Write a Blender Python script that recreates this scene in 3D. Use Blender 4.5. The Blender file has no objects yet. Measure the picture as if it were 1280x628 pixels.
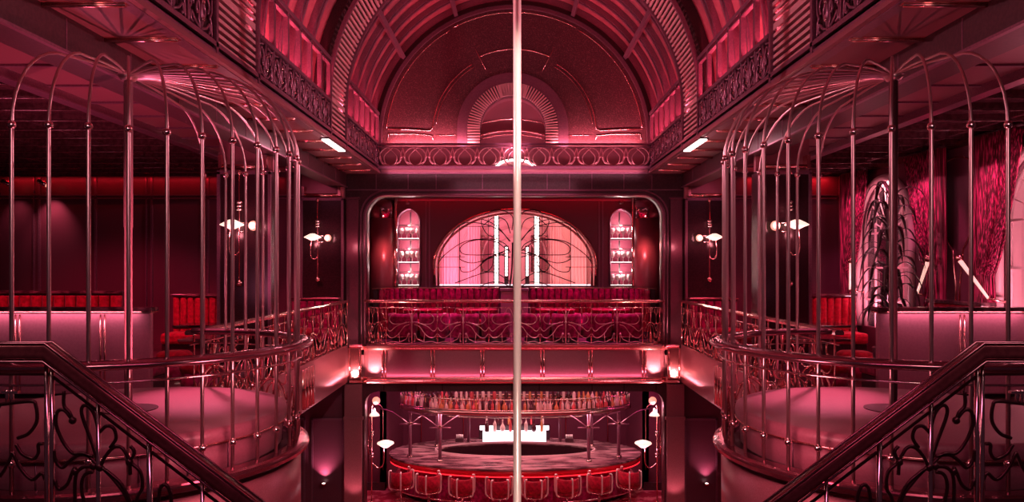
import bpy, bmesh, math, random
from math import sin, cos, pi, radians as R
from mathutils import Vector

random.seed(7)
SC = bpy.context.scene
COL = SC.collection
E = 6.2          # eye height above the ground floor
F = 950.0        # focal length in pixels of a 1280 px wide frame


def P(px, py, D):
    """a point that the photograph shows at px,py when it stands D metres away"""
    return ((px - 643) * D / F, D, E - (py - 335) * D / F)


# ------------------------------------------------------------------ camera
cd = bpy.data.cameras.new('camera')
cam = bpy.data.objects.new('camera', cd)
COL.objects.link(cam)
cam.location = (0, 0, E)
cam.rotation_euler = (pi / 2, 0, 0)
cd.sensor_width = 36
cd.lens = F / 1280 * 36
cd.shift_x = -3 / 1280
cd.shift_y = 21 / 1280
cd.clip_start = 0.05
SC.camera = cam

# ------------------------------------------------------------------ world, view
wd = bpy.data.worlds.new('world')
SC.world = wd
wd.use_nodes = True
wn = wd.node_tree.nodes
wbg = wn['Background']
wbg.inputs[0].default_value = (1.0, 0.29, 0.48, 1)
wbg.inputs[1].default_value = 0.019
SC.view_settings.view_transform = 'Standard'
SC.view_settings.look = 'None'
SC.view_settings.gamma = 1
SC.view_settings.use_curve_mapping = False
SC.view_settings.exposure = 0.14

PINK = (1, 0.20, 0.38)
ROSE = (1, 0.33, 0.46)
RED = (1, 0.02, 0.035)
MAG = (1, 0.10, 0.42)
SALMON = (1, 0.27, 0.32)


def area(loc, target, sx, sy, e, col=PINK):
    ld = bpy.data.lights.new('area_light', 'AREA')
    ld.shape = 'RECTANGLE'
    ld.size, ld.size_y = sx, sy
    ld.energy = e
    ld.color = col
    o = bpy.data.objects.new('area_light', ld)
    o.location = loc
    o.rotation_euler = (Vector(target) - Vector(loc)).to_track_quat('-Z', 'Y').to_euler()
    COL.objects.link(o)
    return o


def strip(a, b, aim, w, e, col=PINK):
    """long thin area light from a to b that shines along aim"""
    a, b, aim = Vector(a), Vector(b), Vector(aim).normalized()
    ld = bpy.data.lights.new('strip_light', 'AREA')
    ld.shape = 'RECTANGLE'
    ld.size, ld.size_y = (b - a).length, w
    ld.energy = e
    ld.color = col
    o = bpy.data.objects.new('strip_light', ld)
    x = (b - a).normalized()
    z = -aim
    z = (z - z.dot(x) * x).normalized()
    y = z.cross(x)
    from mathutils import Matrix
    o.matrix_world = Matrix(((x.x, y.x, z.x, 0), (x.y, y.y, z.y, 0), (x.z, y.z, z.z, 0), (0, 0, 0, 1)))
    o.location = (a + b) / 2
    COL.objects.link(o)
    return o


def point(loc, e, col=PINK, r=0.05):
    ld = bpy.data.lights.new('point_light', 'POINT')
    ld.energy, ld.color, ld.shadow_soft_size = e, col, r
    o = bpy.data.objects.new('point_light', ld)
    o.location = loc
    COL.objects.link(o)
    return o


def spot(loc, target, e, ang, col=PINK, blend=0.6, r=0.05):
    ld = bpy.data.lights.new('spot_light', 'SPOT')
    ld.energy, ld.color, ld.shadow_soft_size = e, col, r
    ld.spot_size, ld.spot_blend = R(ang), blend
    o = bpy.data.objects.new('spot_light', ld)
    o.location = loc
    o.rotation_euler = (Vector(target) - Vector(loc)).to_track_quat('-Z', 'Y').to_euler()
    COL.objects.link(o)
    return o


# levels
MF = 4.35        # mezzanine floor
W = 4.04         # half width of the hole in the mezzanine
DB = 18.3        # back edge of the hole
GW = 3.26        # half width of the upper gallery
CZ = 8.47        # mezzanine ceiling
VZ = 9.25        # springing of the vault
VR = 3.55        # vault radius
CAGES = ((-1, -3.81), (1, 3.74))
CY = 7.5

# lights of the place and added fills ---------------------------------------------------
for s in (-1, 1):
    # coves on the gallery ledge washing the vault
    for y0, y1 in ((4.2, 8.1), (9.8, 13.3), (14.8, 17.9)):
        strip((s * 3.40, y0, 9.10), (s * 3.40, y1, 9.10), (s * 0.12, 0, 1), 0.06, 62, (1, 0.13, 0.21))
    # added spots without fixtures that rake the slatted arches opposite
    for y in (8.9, 14.0):
        spot((-s * 3.0, y, 8.75), (s * 3.2, y, 9.6), 520, 75, (1, .42, .5))
    # strip below the gallery edge, over the atrium
    strip((s * 3.3, 13.25, 8.41), (s * 3.3, 14.55, 8.41), (s * 0.1, 0, -1), 0.1, 14, ROSE)
    # side fascia
    strip((s * 3.88, 16.6, 3.62), (s * 3.88, 18.0, 3.62), (s * 0.4, 0, 1), 0.04, 4, SALMON)
    # corners of the back fascia
    spot((s * 3.35, 18.0, 3.62), (s * 3.38, 18.32, 4.2), 80, 90, (1, .42, .4))
    spot((s * 3.85, 17.9, 3.62), (s * 3.9, 18.3, 3.9), 42, 90, (1, .42, .4))
    # side rooms
    strip((s * 5.6, 18.12, 8.34), (s * (12.3 if s < 0 else 7.6), 18.12, 8.34), (0, 0.5, -1), 0.04, 9, RED)
    area((s * 5.1, 15.3, 8.40), (s * 5.1, 15.3, 4), 0.6, 2.4, 12, PINK)
    strip((s * 5.3, 10.66, 5.58), (s * (8.2 if s < 0 else 7.2), 10.66, 5.58), (0, 0.35, -1), 0.03, 7 if s < 0 else 4, (1, 0.30, 0.40))
    spot((s * 6.8, 14.2, 8.3), (s * 7.0, 16.5, 5.1), 330, 50, (1, 0.05, 0.14))
    spot((s * 5.4, 15.6, 8.3), (s * 4.7, 17.5, 4.9), 220, 50, (1, 0.08, 0.18))
    spot((s * 5.3, 10.2, 8.3), (s * 5.0, 11.7, 4.8), 150, 50, (1, 0.08, 0.18))
    area((s * 5.1, 9.4, 5.75), (s * 5.1, 9.8, 8.47), 0.5, 1.6, 46 if s < 0 else 5, PINK)
    # pilasters of the back wall, washed from the alcove
    point((s * 3.84, 18.0, 6.7), 4, SALMON)
    point((s * 3.40, 20.2, 6.75), 9, (1, 0.16, 0.16))
    # ground floor bar room sides
    area((s * 3.3, 20.4, 3.6), (s * 3.55, 21.2, 0.9), 0.3, 0.3, 16, MAG)
    spot((s * 3.84, 17.85, 0.5), (s * 3.86, 18.3, 2.2), 30, 80, SALMON)
for s, cx in CAGES:
    spot((cx + s * 0.3, CY + 2.2, 7.7), (cx - s * 0.45, CY + 0.75, 4.8), 950, 34, (1, .22, .36), 1.0)
    spot((cx - s * 0.75, CY - 0.5, 4.95), (cx - s * .1, CY, 8.4), 280 if s < 0 else 90, 130, (1, .2, .28), .4, 0.012)
    area((cx - s * 1.0, CY - 4.6, 7.6), (cx, CY, 6.0), 1.0, 1.0, 15, (1, .52, .52))
    area((cx - s * 1.9, CY - 1.4, 5.0), (cx - s * 1.2, CY - 0.7, 4.6), 0.4, 0.3, 9, SALMON)
    spot((cx - s * 1.9, CY + 1.0, 2.4), (cx - s * 1.4, CY + 0.2, 3.9), 50, 90, SALMON)
# lunette
strip((-3.0, 18.20, 9.13), (-0.95, 18.20, 9.13), (0, 0.30, 1), 0.04, 42, SALMON)
strip((0.95, 18.20, 9.13), (3.0, 18.20, 9.13), (0, 0.30, 1), 0.04, 42, SALMON)
area((-0.04, 18.62, 8.75), (-0.04, 18.95, 9.8), 1.2, 0.1, 10, ROSE)  # added light for the panel inside the small arch
spot((-0.04, 17.5, 8.75), (-0.04, 18.35, 9.6), 60, 80, ROSE)
# added strips without fixtures on the ring frieze of the back gallery
strip((-3.1, 17.90, 8.50), (3.1, 17.90, 8.50), (0, 0.7, 1), 0.05, 17, ROSE)
area((0, 18.26, 8.62), (0, 18.4, 9.0), 5.8, 0.03, 8, PINK)
# back balcony fascia
strip((-3.2, 18.12, 3.60), (3.2, 18.12, 3.60), (0, 0.5, 1), 0.03, 10, (1, .22, .38))
# alcove
strip((-3.2, 20.9, 8.08), (3.2, 20.9, 8.08), (0, 0.5, -1), 0.04, 5, RED)
for x in (-2.3, -0.9, 0.9, 2.3):
    spot((x, 19.6, 8.1), (x * 1.05, 20.3, 5.2), 300, 44, (1, 0.05, 0.42))
    spot((x * 1.05, 18.9, 8.1), (x, 19.2, 4.9), 520, 42, (1, 0.07, 0.50))
area((0, 17.6, 8.3), (0, 18.3, 5.0), 3.0, 0.2, 14, ROSE)
# room behind the arch
area((-1.6, 22.2, 7.9), (-1.5, 23.6, 6.2), 1.2, 0.6, 44, (1, 0.24, 0.34))
area((1.6, 22.2, 7.9), (1.5, 23.6, 6.2), 1.2, 0.6, 34, (1, 0.32, 0.29))
area((-1.7, 22.6, 5.75), (-1.7, 23.6, 6.7), 1.2, 0.3, 34, (1, 0.20, 0.34))
area((1.7, 22.6, 5.75), (1.7, 23.6, 6.7), 1.2, 0.3, 20, (1, 0.30, 0.27))
# bar, with lights added above the bottles and under the gantry
strip((-2.6, 20.5, 3.9), (2.6, 20.5, 3.9), (0, -0.1, -1), 0.2, 30, ROSE)
area((0, 18.75, 3.2), (0, 19.0, 0.5), 5.6, 0.15, 62, (1, 0.22, 0.28))
for x in (-1.8, 0, 1.8):
    area((x, 20.2, 3.8), (x, 20.3, 2.4), 1.2, 0.6, 9, (1, .62, .55))
area((0, 22.6, 2.4), (0, 24.4, 2.2), 5.5, 0.6, 14, MAG)
for a, b in (((-2.3, 19.95, 2.36), (2.3, 19.95, 2.36)), ((-2.0, 22.1, 2.36), (2.0, 22.1, 2.36))):
    strip(a, b, (0, -.25 if a[1] < 21 else .3, -1), 0.12, 42, (1, .42, .46))
for x in (-2.75, 2.75):
    area((x, 20.8, 2.36), (x, 20.8, 1.1), 0.2, 0.6, 16, (1, .42, .46))
spot((-9.2, 13.4, 8.3), (-9.2, 15.7, 5.2), 420, 80, (1, .06, .16))  # added spot to brighten the far left red banquette
# added lights for the dance pole, curtains and stair handrails
spot((0.5, 6.2, 1.0), (0.03, 9.0, 4.6), 520, 50, (1, 0.72, 0.64), 0.8)
for y, x in ((14.0, 6.7), (12.0, 6.7), (16.9, 6.8)):
    spot((x, y - .3, 8.35), (7.55, y, 6.6), 110, 70, (1, .14, .36))
spot((0.9, 6.0, 9.9), (0.03, 9.0, 6.9), 900, 60, (1, 0.72, 0.64), 0.5)
area((0, 1.0, 8.6), (0, 4.5, 5.2), 3.0, 0.5, 32, PINK)


# ------------------------------------------------------------------ materials
def mat(name, col, rough=0.5, metal=0.0, col2=None, scale=20, bump=0.0, stretch=(1, 1, 1), sheen=0.0,
        emit=None, estr=0.0, trans=0.0, alpha=1.0, coat=0.0, lo=0.4, hi=0.6, rough2=None, detail=4):
    m = bpy.data.materials.new(name)
    m.use_nodes = True
    nt = m.node_tree
    b = nt.nodes['Principled BSDF']
    b.inputs['Base Color'].default_value = (*col, 1)
    b.inputs['Roughness'].default_value = rough
    b.inputs['Metallic'].default_value = metal
    b.inputs['Sheen Weight'].default_value = sheen
    b.inputs['Transmission Weight'].default_value = trans
    b.inputs['Coat Weight'].default_value = coat
    if 'velvet' in name:
        b.inputs['Specular IOR Level'].default_value = 0.12
    if emit:
        b.inputs['Emission Color'].default_value = (*emit, 1)
        b.inputs['Emission Strength'].default_value = estr
    if col2 or bump or rough2 is not None:
        tc = nt.nodes.new('ShaderNodeTexCoord')
        mp = nt.nodes.new('ShaderNodeMapping')
        mp.inputs['Scale'].default_value = stretch
        nz = nt.nodes.new('ShaderNodeTexNoise')
        nz.inputs['Scale'].default_value = scale
        nz.inputs['Detail'].default_value = detail
        nt.links.new(tc.outputs['Object'], mp.inputs[0])
        nt.links.new(mp.outputs[0], nz.inputs[0])
        if col2:
            cr = nt.nodes.new('ShaderNodeValToRGB')
            cr.color_ramp.elements[0].position = lo
            cr.color_ramp.elements[1].position = hi
            cr.color_ramp.elements[0].color = (*col, 1)
            cr.color_ramp.elements[1].color = (*col2, 1)
            nt.links.new(nz.outputs[0], cr.inputs[0])
            nt.links.new(cr.outputs[0], b.inputs['Base Color'])
        if rough2 is not None:
            mr = nt.nodes.new('ShaderNodeMapRange')
            mr.inputs[1].default_value, mr.inputs[2].default_value = 0.35, 0.65
            mr.inputs[3].default_value, mr.inputs[4].default_value = rough, rough2
            nt.links.new(nz.outputs[0], mr.inputs[0])
            nt.links.new(mr.outputs[0], b.inputs['Roughness'])
        if bump:
            bp = nt.nodes.new('ShaderNodeBump')
            bp.inputs['Strength'].default_value = bump
            bp.inputs['Distance'].default_value = 0.01
            nt.links.new(nz.outputs[0], bp.inputs['Height'])
            nt.links.new(bp.outputs[0], b.inputs['Normal'])
    return m


M = dict(
    lacquer=mat('plum_lacquer', (0.12, 0.03, 0.055), 0.30, 0.0, (0.16, 0.045, 0.075), 60, 0.06, rough2=0.45),
    panel=mat('rose_panel', (0.40, 0.15, 0.19), 0.30, 0.4, (0.46, 0.19, 0.23), 80, 0.04),
    vault=mat('vault_plaster', (0.48, 0.10, 0.14), 0.5, 0, (0.40, 0.07, 0.11), 6),
    lunette=mat('speckled_suede', (0.095, 0.028, 0.04), 0.55, 0, (0.30, 0.11, 0.13), 70, 0.1, lo=0.54, hi=0.68),
    dark=mat('dark_bronze', (0.055, 0.018, 0.026), 0.36, 0.0, (0.08, 0.028, 0.038), 30, 0.03),
    mauve=mat('mauve_bronze', (0.24, 0.10, 0.16), 0.32, 0.5, (0.30, 0.13, 0.19), 40, 0.03),
    black=mat('black_lacquer', (0.025, 0.008, 0.012), 0.22, 0, (0.04, 0.012, 0.018), 50, 0.03),
    copper=mat('polished_copper', (0.86, 0.44, 0.42), 0.20, 1.0, None, 40, 0.0),
    chrome=mat('rose_chrome', (0.92, 0.74, 0.72), 0.14, 1.0),
    bar=mat('cage_bar_metal', (0.66, 0.47, 0.48), 0.30, 0.95),
    polegold=mat('pole_metal', (0.95, 0.78, 0.72), 0.32, 0.35),
    velvet=mat('red_velvet', (0.50, 0.010, 0.045), 0.6, 0, (0.30, 0.006, 0.025), 14, 0.15, sheen=0.12),
    velvetm=mat('crimson_velvet', (0.44, 0.012, 0.12), 0.5, 0, (0.22, 0.006, 0.05), 10, 0.2, sheen=0.12),
    suede=mat('rose_suede', (0.36, 0.12, 0.17), 0.42, 0, (0.32, 0.105, 0.15), 50, 0.05, sheen=0.15),
    marble=mat('dark_marble', (0.05, 0.018, 0.025), 0.15, 0, (0.30, 0.14, 0.16), 5, 0, lo=0.45, hi=0.72, detail=9),
    counter=mat('plum_marble', (0.10, 0.04, 0.05), 0.22, 0, (0.52, 0.30, 0.32), 3.0, 0, stretch=(0.6, 2.2, 1), lo=0.42, hi=0.68, detail=10),
    redlac=mat('red_lacquer', (0.75, 0.01, 0.03), 0.2, 0.1),
    carpet=mat('patterned_carpet', (0.40, 0.02, 0.06), 0.9, 0, (0.75, 0.25, 0.28), 3.2, 0.2, lo=0.5, hi=0.58, detail=3),
    woodfloor=mat('plum_floor', (0.10, 0.03, 0.045), 0.35, 0, (0.14, 0.045, 0.06), 8),
    ceil=mat('glossy_ceiling', (0.09, 0.028, 0.038), 0.14, 0.2, (0.16, 0.055, 0.07), 14, 0.6, stretch=(1, 2.5, 1)),
    ceilm=mat('matt_ceiling', (0.26, 0.08, 0.10), 0.40),
    curtain=mat('sequin_curtain', (0.11, 0.003, 0.022), 0.35, 0.3, (1.0, 0.07, 0.28), 9, 0.4, stretch=(7, 7, 0.14), lo=0.47, hi=0.66, rough2=0.6, detail=7),  # bright streaks put the cloth's sparkle into the colour
    drape=mat('pale_drape', (0.72, 0.48, 0.52), 0.6, 0, sheen=0.3),
    white=mat('pale_plaster', (0.72, 0.50, 0.52), 0.5),
    iron=mat('wrought_iron', (0.10, 0.035, 0.045), 0.28, 0.8),
    black_iron=mat('black_iron', (0.03, 0.012, 0.014), 0.3, 0.6),
    leaf=mat('dark_leaf', (0.045, 0.02, 0.022), 0.3, 0, (0.07, 0.03, 0.03), 10),
    glass=mat('pale_glass', (0.95, 0.88, 0.85), 0.12, 0, coat=0.5),
    pane=mat('window_pane', (1, 0.9, 0.92), 0.03, 0, trans=1.0),
    mirror=mat('smoky_mirror', (0.55, 0.35, 0.38), 0.12, 1.0),
    amber=mat('amber_glass', (0.60, 0.24, 0.10), 0.12),
    clear=mat('clear_bottle_glass', (0.72, 0.54, 0.50), 0.10),
    rosy=mat('rose_bottle_glass', (0.70, 0.10, 0.12), 0.12, 0, trans=0.2),
    darkglass=mat('dark_bottle_glass', (0.06, 0.015, 0.02), 0.08),
    paper=mat('bottle_paper', (0.9, 0.75, 0.7), 0.6),
    lit=mat('lit_white', (0.9, 0.85, 0.9), 0.5, emit=(1, 0.88, 0.96), estr=1.6),
    led=mat('led_warm', (0.9, 0.8, 0.75), 0.5, emit=(1, 0.78, 0.72), estr=5),
    ledred=mat('led_red', (0.9, 0.05, 0.05), 0.4, emit=(1, 0.015, 0.03), estr=1.6),
    shade=mat('lit_shade', (0.95, 0.8, 0.75), 0.4, emit=(1, 0.62, 0.52), estr=1.3),
    bulb=mat('lit_bulb', (0.95, 0.6, 0.5), 0.4, emit=(1, 0.36, 0.26), estr=0.95),
    railwood=mat('dark_copper_rail', (0.20, 0.06, 0.07), 0.22, 0.6, (0.26, 0.08, 0.09), 40),
    slat=mat('rose_slat', (0.80, 0.45, 0.48), 0.4, 0.3),
    ringmetal=mat('bright_rose_metal', (0.85, 0.45, 0.5), 0.3, 0.7),
    railtop=mat('mauve_polished_rail', (0.50, 0.24, 0.30), 0.18, 0.95),
    postdark=mat('dark_post_metal', (0.09, 0.035, 0.045), 0.45, 0.4),
    postrose=mat('dull_rose_post', (0.30, 0.13, 0.16), 0.7, 0.1),
    tube=mat('stool_tube', (0.98, 0.84, 0.80), 0.22, 0.45),
    panel2=mat('rose_leather', (0.50, 0.24, 0.32), 0.38, 0.1, (0.46, 0.21, 0.29), 30, 0.03),
    redtop=mat('red_glossy_top', (0.55, 0.03, 0.09), 0.12, 0.1),
    arm_glow=mat('tieback_glow', (0.9, 0.75, 0.7), 0.3, emit=(1, 0.55, 0.45), estr=0.8),
    gantry=mat('gantry_brass', (0.55, 0.42, 0.36), 0.22, 1.0),
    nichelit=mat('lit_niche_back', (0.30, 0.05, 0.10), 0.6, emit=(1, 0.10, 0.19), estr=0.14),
)


# ------------------------------------------------------------------ mesh helpers
def smooth(pts, n=6, closed=False):
    """Catmull-Rom through the points"""
    pts = [Vector(p) for p in pts]
    if len(pts) < 3:
        return pts
    out = []
    m = len(pts)
    rng = range(m if closed else m - 1)
    for i in rng:
        p0 = pts[(i - 1) % m] if closed or i > 0 else pts[0] * 2 - pts[1]
        p1, p2 = pts[i], pts[(i + 1) % m]
        p3 = pts[(i + 2) % m] if closed or i + 2 < m else pts[-1] * 2 - pts[-2]
        for k in range(n):
            t = k / n
            out.append(0.5 * ((2 * p1) + (p2 - p0) * t + (2 * p0 - 5 * p1 + 4 * p2 - p3) * t * t + (3 * p1 - p0 - 3 * p2 + p3) * t ** 3))
    if not closed:
        out.append(pts[-1])
    return out


def arc(cx, cz, r, a0, a1, n=24, rz=None):
    rz = r if rz is None else rz
    return [(cx + r * cos(R(a0 + (a1 - a0) * i / n)), cz + rz * sin(R(a0 + (a1 - a0) * i / n))) for i in range(n + 1)]


class MB:
    """collects shapes and links them as ONE mesh object; o is the origin of its thing"""

    def __init__(s, o=(0, 0, 0)):
        s.v, s.f, s.sm, s.o = [], [], [], Vector(o)

    def add(s, vs, fs, sm=False):
        n = len(s.v)
        s.v += [tuple(Vector(v) - s.o) for v in vs]
        s.f += [tuple(i + n for i in f) for f in fs]
        s.sm += [sm] * len(fs)
        return s

    def box(s, x0, x1, y0, y1, z0, z1):
        x0, x1 = min(x0, x1), max(x0, x1)
        return s.add([(x0, y0, z0), (x1, y0, z0), (x1, y1, z0), (x0, y1, z0), (x0, y0, z1), (x1, y0, z1), (x1, y1, z1), (x0, y1, z1)],
                     [(0, 3, 2, 1), (4, 5, 6, 7), (0, 1, 5, 4), (1, 2, 6, 5), (2, 3, 7, 6), (3, 0, 4, 7)])

    def loft(s, rings, closed=False, sm=True, caps=True):
        n, k = len(rings[0]), len(rings)
        vs = [p for r in rings for p in r]
        fs = []
        for i in range(k if closed else k - 1):
            j = (i + 1) % k
            for a in range(n):
                b = (a + 1) % n
                fs.append((i * n + a, i * n + b, j * n + b, j * n + a))
        s.add(vs, fs, sm)
        if caps and not closed:
            m = len(s.v) - len(vs)
            s.f += [tuple(m + a for a in reversed(range(n))), tuple(m + (k - 1) * n + a for a in range(n))]
            s.sm += [False, False]
        return s

    def tube(s, pts, r, n=6, closed=False):
        pts = [Vector(p) for p in pts]
        k = len(pts)
        rr = r if isinstance(r, (list, tuple)) else [r] * k
        rings, u = [], None
        for i, p in enumerate(pts):
            if closed:
                t = pts[(i + 1) % k] - pts[i - 1]
            else:
                t = pts[min(i + 1, k - 1)] - pts[max(i - 1, 0)]
            if t.length < 1e-9:
                t = Vector((0, 0, 1))
            t.normalize()
            if u is None:
                u = Vector((0, 0, 1)) if abs(t.z) < 0.9 else Vector((1, 0, 0))
            u = u - u.dot(t) * t
            if u.length < 1e-6:
                u = t.orthogonal()
            u.normalize()
            w = t.cross(u)
            rings.append([p + rr[i] * (cos(2 * pi * a / n) * u + sin(2 * pi * a / n) * w) for a in range(n)])
        return s.loft(rings, closed)

    def sweep(s, path, prof, closed=False, sm=False):
        """profile of (side, up) swept along a path, up stays vertical"""
        path = [Vector(p) for p in path]
        k = len(path)
        rings = []
        for i, p in enumerate(path):
            a = path[i - 1] if closed or i > 0 else path[0]
            b = path[(i + 1) % k] if closed or i < k - 1 else path[-1]
            t = (b - a)
            t.z = 0
            t.normalize()
            side = Vector((t.y, -t.x, 0))
            q = 1.0
            if 0 < i < k - 1 or closed:
                d = (p - a)
                d.z = 0
                if d.length > 1e-9:
                    q = 1 / max(0.5, abs(d.normalized().dot(t)))
            rings.append([p + side * (f * q) + Vector((0, 0, g)) for f, g in prof])
        return s.loft(rings, closed, sm)

    def lathe(s, prof, c=(0, 0, 0), n=16, sm=True):
        c = Vector(c)
        rings = [[c + Vector((max(r, 1e-4) * cos(2 * pi * a / n), max(r, 1e-4) * sin(2 * pi * a / n), z)) for a in range(n)] for r, z in prof]
        return s.loft(rings, False, sm)

    def ball(s, c, r, n=8, sq=1.0):
        return s.lathe([(r * sin(pi * i / 6), -r * sq * cos(pi * i / 6)) for i in range(7)], c, n)

    def prism(s, out, y0, y1, plane='xz'):
        """2-D outline pushed from y0 to y1 along the third axis"""
        def q(a, b, c):
            return (a, c, b) if plane == 'xz' else ((c, a, b) if plane == 'yz' else (a, b, c))
        n = len(out)
        vs = [q(a, b, y0) for a, b in out] + [q(a, b, y1) for a, b in out]
        fs = [tuple(range(n - 1, -1, -1)), tuple(range(n, 2 * n))] + [(i, (i + 1) % n, n + (i + 1) % n, n + i) for i in range(n)]
        return s.add(vs, fs)

    def ring2(s, outer, inner, y0, y1, plane='xz', close=False):
        """band between two open outlines of equal length, pushed along the third axis"""
        def q(a, b, c):
            return (a, c, b) if plane == 'xz' else ((c, a, b) if plane == 'yz' else (a, b, c))
        rings = [[q(*o, y0), q(*i, y0), q(*i, y1), q(*o, y1)] for o, i in zip(outer, inner)]
        return s.loft(rings, close, False)

    def beam(s, a, b, w, h):
        a, b = Vector(a), Vector(b)
        t = (b - a).normalized()
        u = Vector((0, 0, 1)) if abs(t.z) < 0.95 else Vector((0, 1, 0))
        x = t.cross(u).normalized()
        z = x.cross(t)
        rings = [[p + x * (i * w / 2) + z * (j * h / 2) for i, j in ((-1, -1), (1, -1), (1, 1), (-1, 1))] for p in (a, b)]
        return s.loft(rings, False, False)

    def mesh(s, name, bevel=0.0, seg=2):
        me = bpy.data.meshes.new(name)
        me.from_pydata(s.v, [], s.f)
        me.polygons.foreach_set('use_smooth', s.sm)
        me.update()
        bm = bmesh.new()
        bm.from_mesh(me)
        bmesh.ops.recalc_face_normals(bm, faces=bm.faces)
        if bevel:
            bmesh.ops.bevel(bm, geom=bm.edges[:], offset=bevel, segments=seg, affect='EDGES', profile=0.5)
        bm.to_mesh(me)
        bm.free()
        return me

    def build(s, name, m, parent=None, bevel=0.0, seg=2):
        me = s.mesh(name, bevel, seg)
        me.materials.append(M[m] if isinstance(m, str) else m)
        return link(name, me, parent)


def link(name, me, parent=None):
    o = bpy.data.objects.new(name, me)
    COL.objects.link(o)
    if parent:
        o.parent = parent
    return o


def tag(o, label, cat, group=None, kind=None):
    o['label'] = label
    o['category'] = cat
    if group:
        o['group'] = group
    if kind:
        o['kind'] = kind
    return o


def thing(name, loc, label, cat, group=None, rz=0):
    o = bpy.data.objects.new(name, None)
    COL.objects.link(o)
    o.location = loc
    o.rotation_euler = (0, 0, rz)
    o.empty_display_size = 0.1
    return tag(o, label, cat, group)


def dup(root, loc, label, rz=0, group=None):
    def rec(o, par):
        c = o.copy()
        COL.objects.link(c)
        c.parent = par
        for ch in o.children:
            rec(ch, c)
        return c
    kids = list(root.children)
    r = root.copy()
    COL.objects.link(r)
    for ch in kids:
        rec(ch, r)
    r.location = loc
    r.rotation_euler = (0, 0, rz)
    r['label'] = label
    if group:
        r['group'] = group
    return r


def struct(name, mb, m, bevel=0.0):
    o = mb.build(name, m, None, bevel)
    o['kind'] = 'structure'
    return o


NT = [0]


def trim(mb, m, bevel=0.0):
    NT[0] += 1
    return struct('trim_%d' % NT[0], mb, m, bevel)


def plate_mesh(name, outline, holes, c0, c1, plane='xz', o=(0, 0, 0)):
    """flat plate with holes, cut through a filled 2-D curve"""
    cu = bpy.data.curves.new('tmp', 'CURVE')
    cu.dimensions = '2D'
    cu.fill_mode = 'BOTH'
    cu.extrude = abs(c1 - c0) / 2
    for lp in [outline] + holes:
        sp = cu.splines.new('POLY')
        sp.points.add(len(lp) - 1)
        for q, (a, b) in zip(sp.points, lp):
            q.co = (a, b, 0, 1)
        sp.use_cyclic_u = True
    ob = bpy.data.objects.new('tmp', cu)
    COL.objects.link(ob)
    dg = bpy.context.evaluated_depsgraph_get()
    me = bpy.data.meshes.new_from_object(ob.evaluated_get(dg))
    me.name = name
    mid = (c0 + c1) / 2
    for v in me.vertices:
        a, b, c = v.co
        v.co = Vector((a, mid + c, b) if plane == 'xz' else (mid + c, a, b)) - Vector(o)
    bpy.data.objects.remove(ob)
    bpy.data.curves.remove(cu)
    bm = bmesh.new()
    bm.from_mesh(me)
    bmesh.ops.remove_doubles(bm, verts=bm.verts, dist=1e-5)
    bmesh.ops.recalc_face_normals(bm, faces=bm.faces)
    bm.to_mesh(me)
    bm.free()
    return me


def plate(name, outline, holes, c0, c1, m, plane='xz'):
    me = plate_mesh(name, outline, holes, c0, c1, plane)
    me.materials.append(M[m])
    o = link(name, me)
    o['kind'] = 'structure'
    return o


ORD = ['first', 'second', 'third', 'fourth', 'fifth', 'sixth', 'seventh', 'eighth', 'ninth', 'tenth', 'eleventh', 'twelfth']


def nth(k):
    """1 -> '1st' in words for small numbers"""
    if k <= 12:
        return ORD[k - 1]
    suf = 'th' if 10 <= k % 100 <= 20 else {1: 'st', 2: 'nd', 3: 'rd'}.get(k % 10, 'th')
    return '%d%s' % (k, suf)


SIDE = {-1: 'left', 1: 'right'}

# ================================================================== STRUCTURE
XL, XR = -12.7, 7.8
struct('floor', MB().box(-14, 14, 2, 25, -0.1, 0), 'carpet')
struct('floor_left', MB().box(XL, -W, 4.2, 18.7, MF - 0.25, MF), 'woodfloor')
struct('floor_right', MB().box(W, XR + 0.2, 4.2, 18.7, MF - 0.25, MF), 'woodfloor')
struct('floor_back', MB().box(-W, W, DB, 25, MF - 0.25, MF), 'woodfloor')

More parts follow.
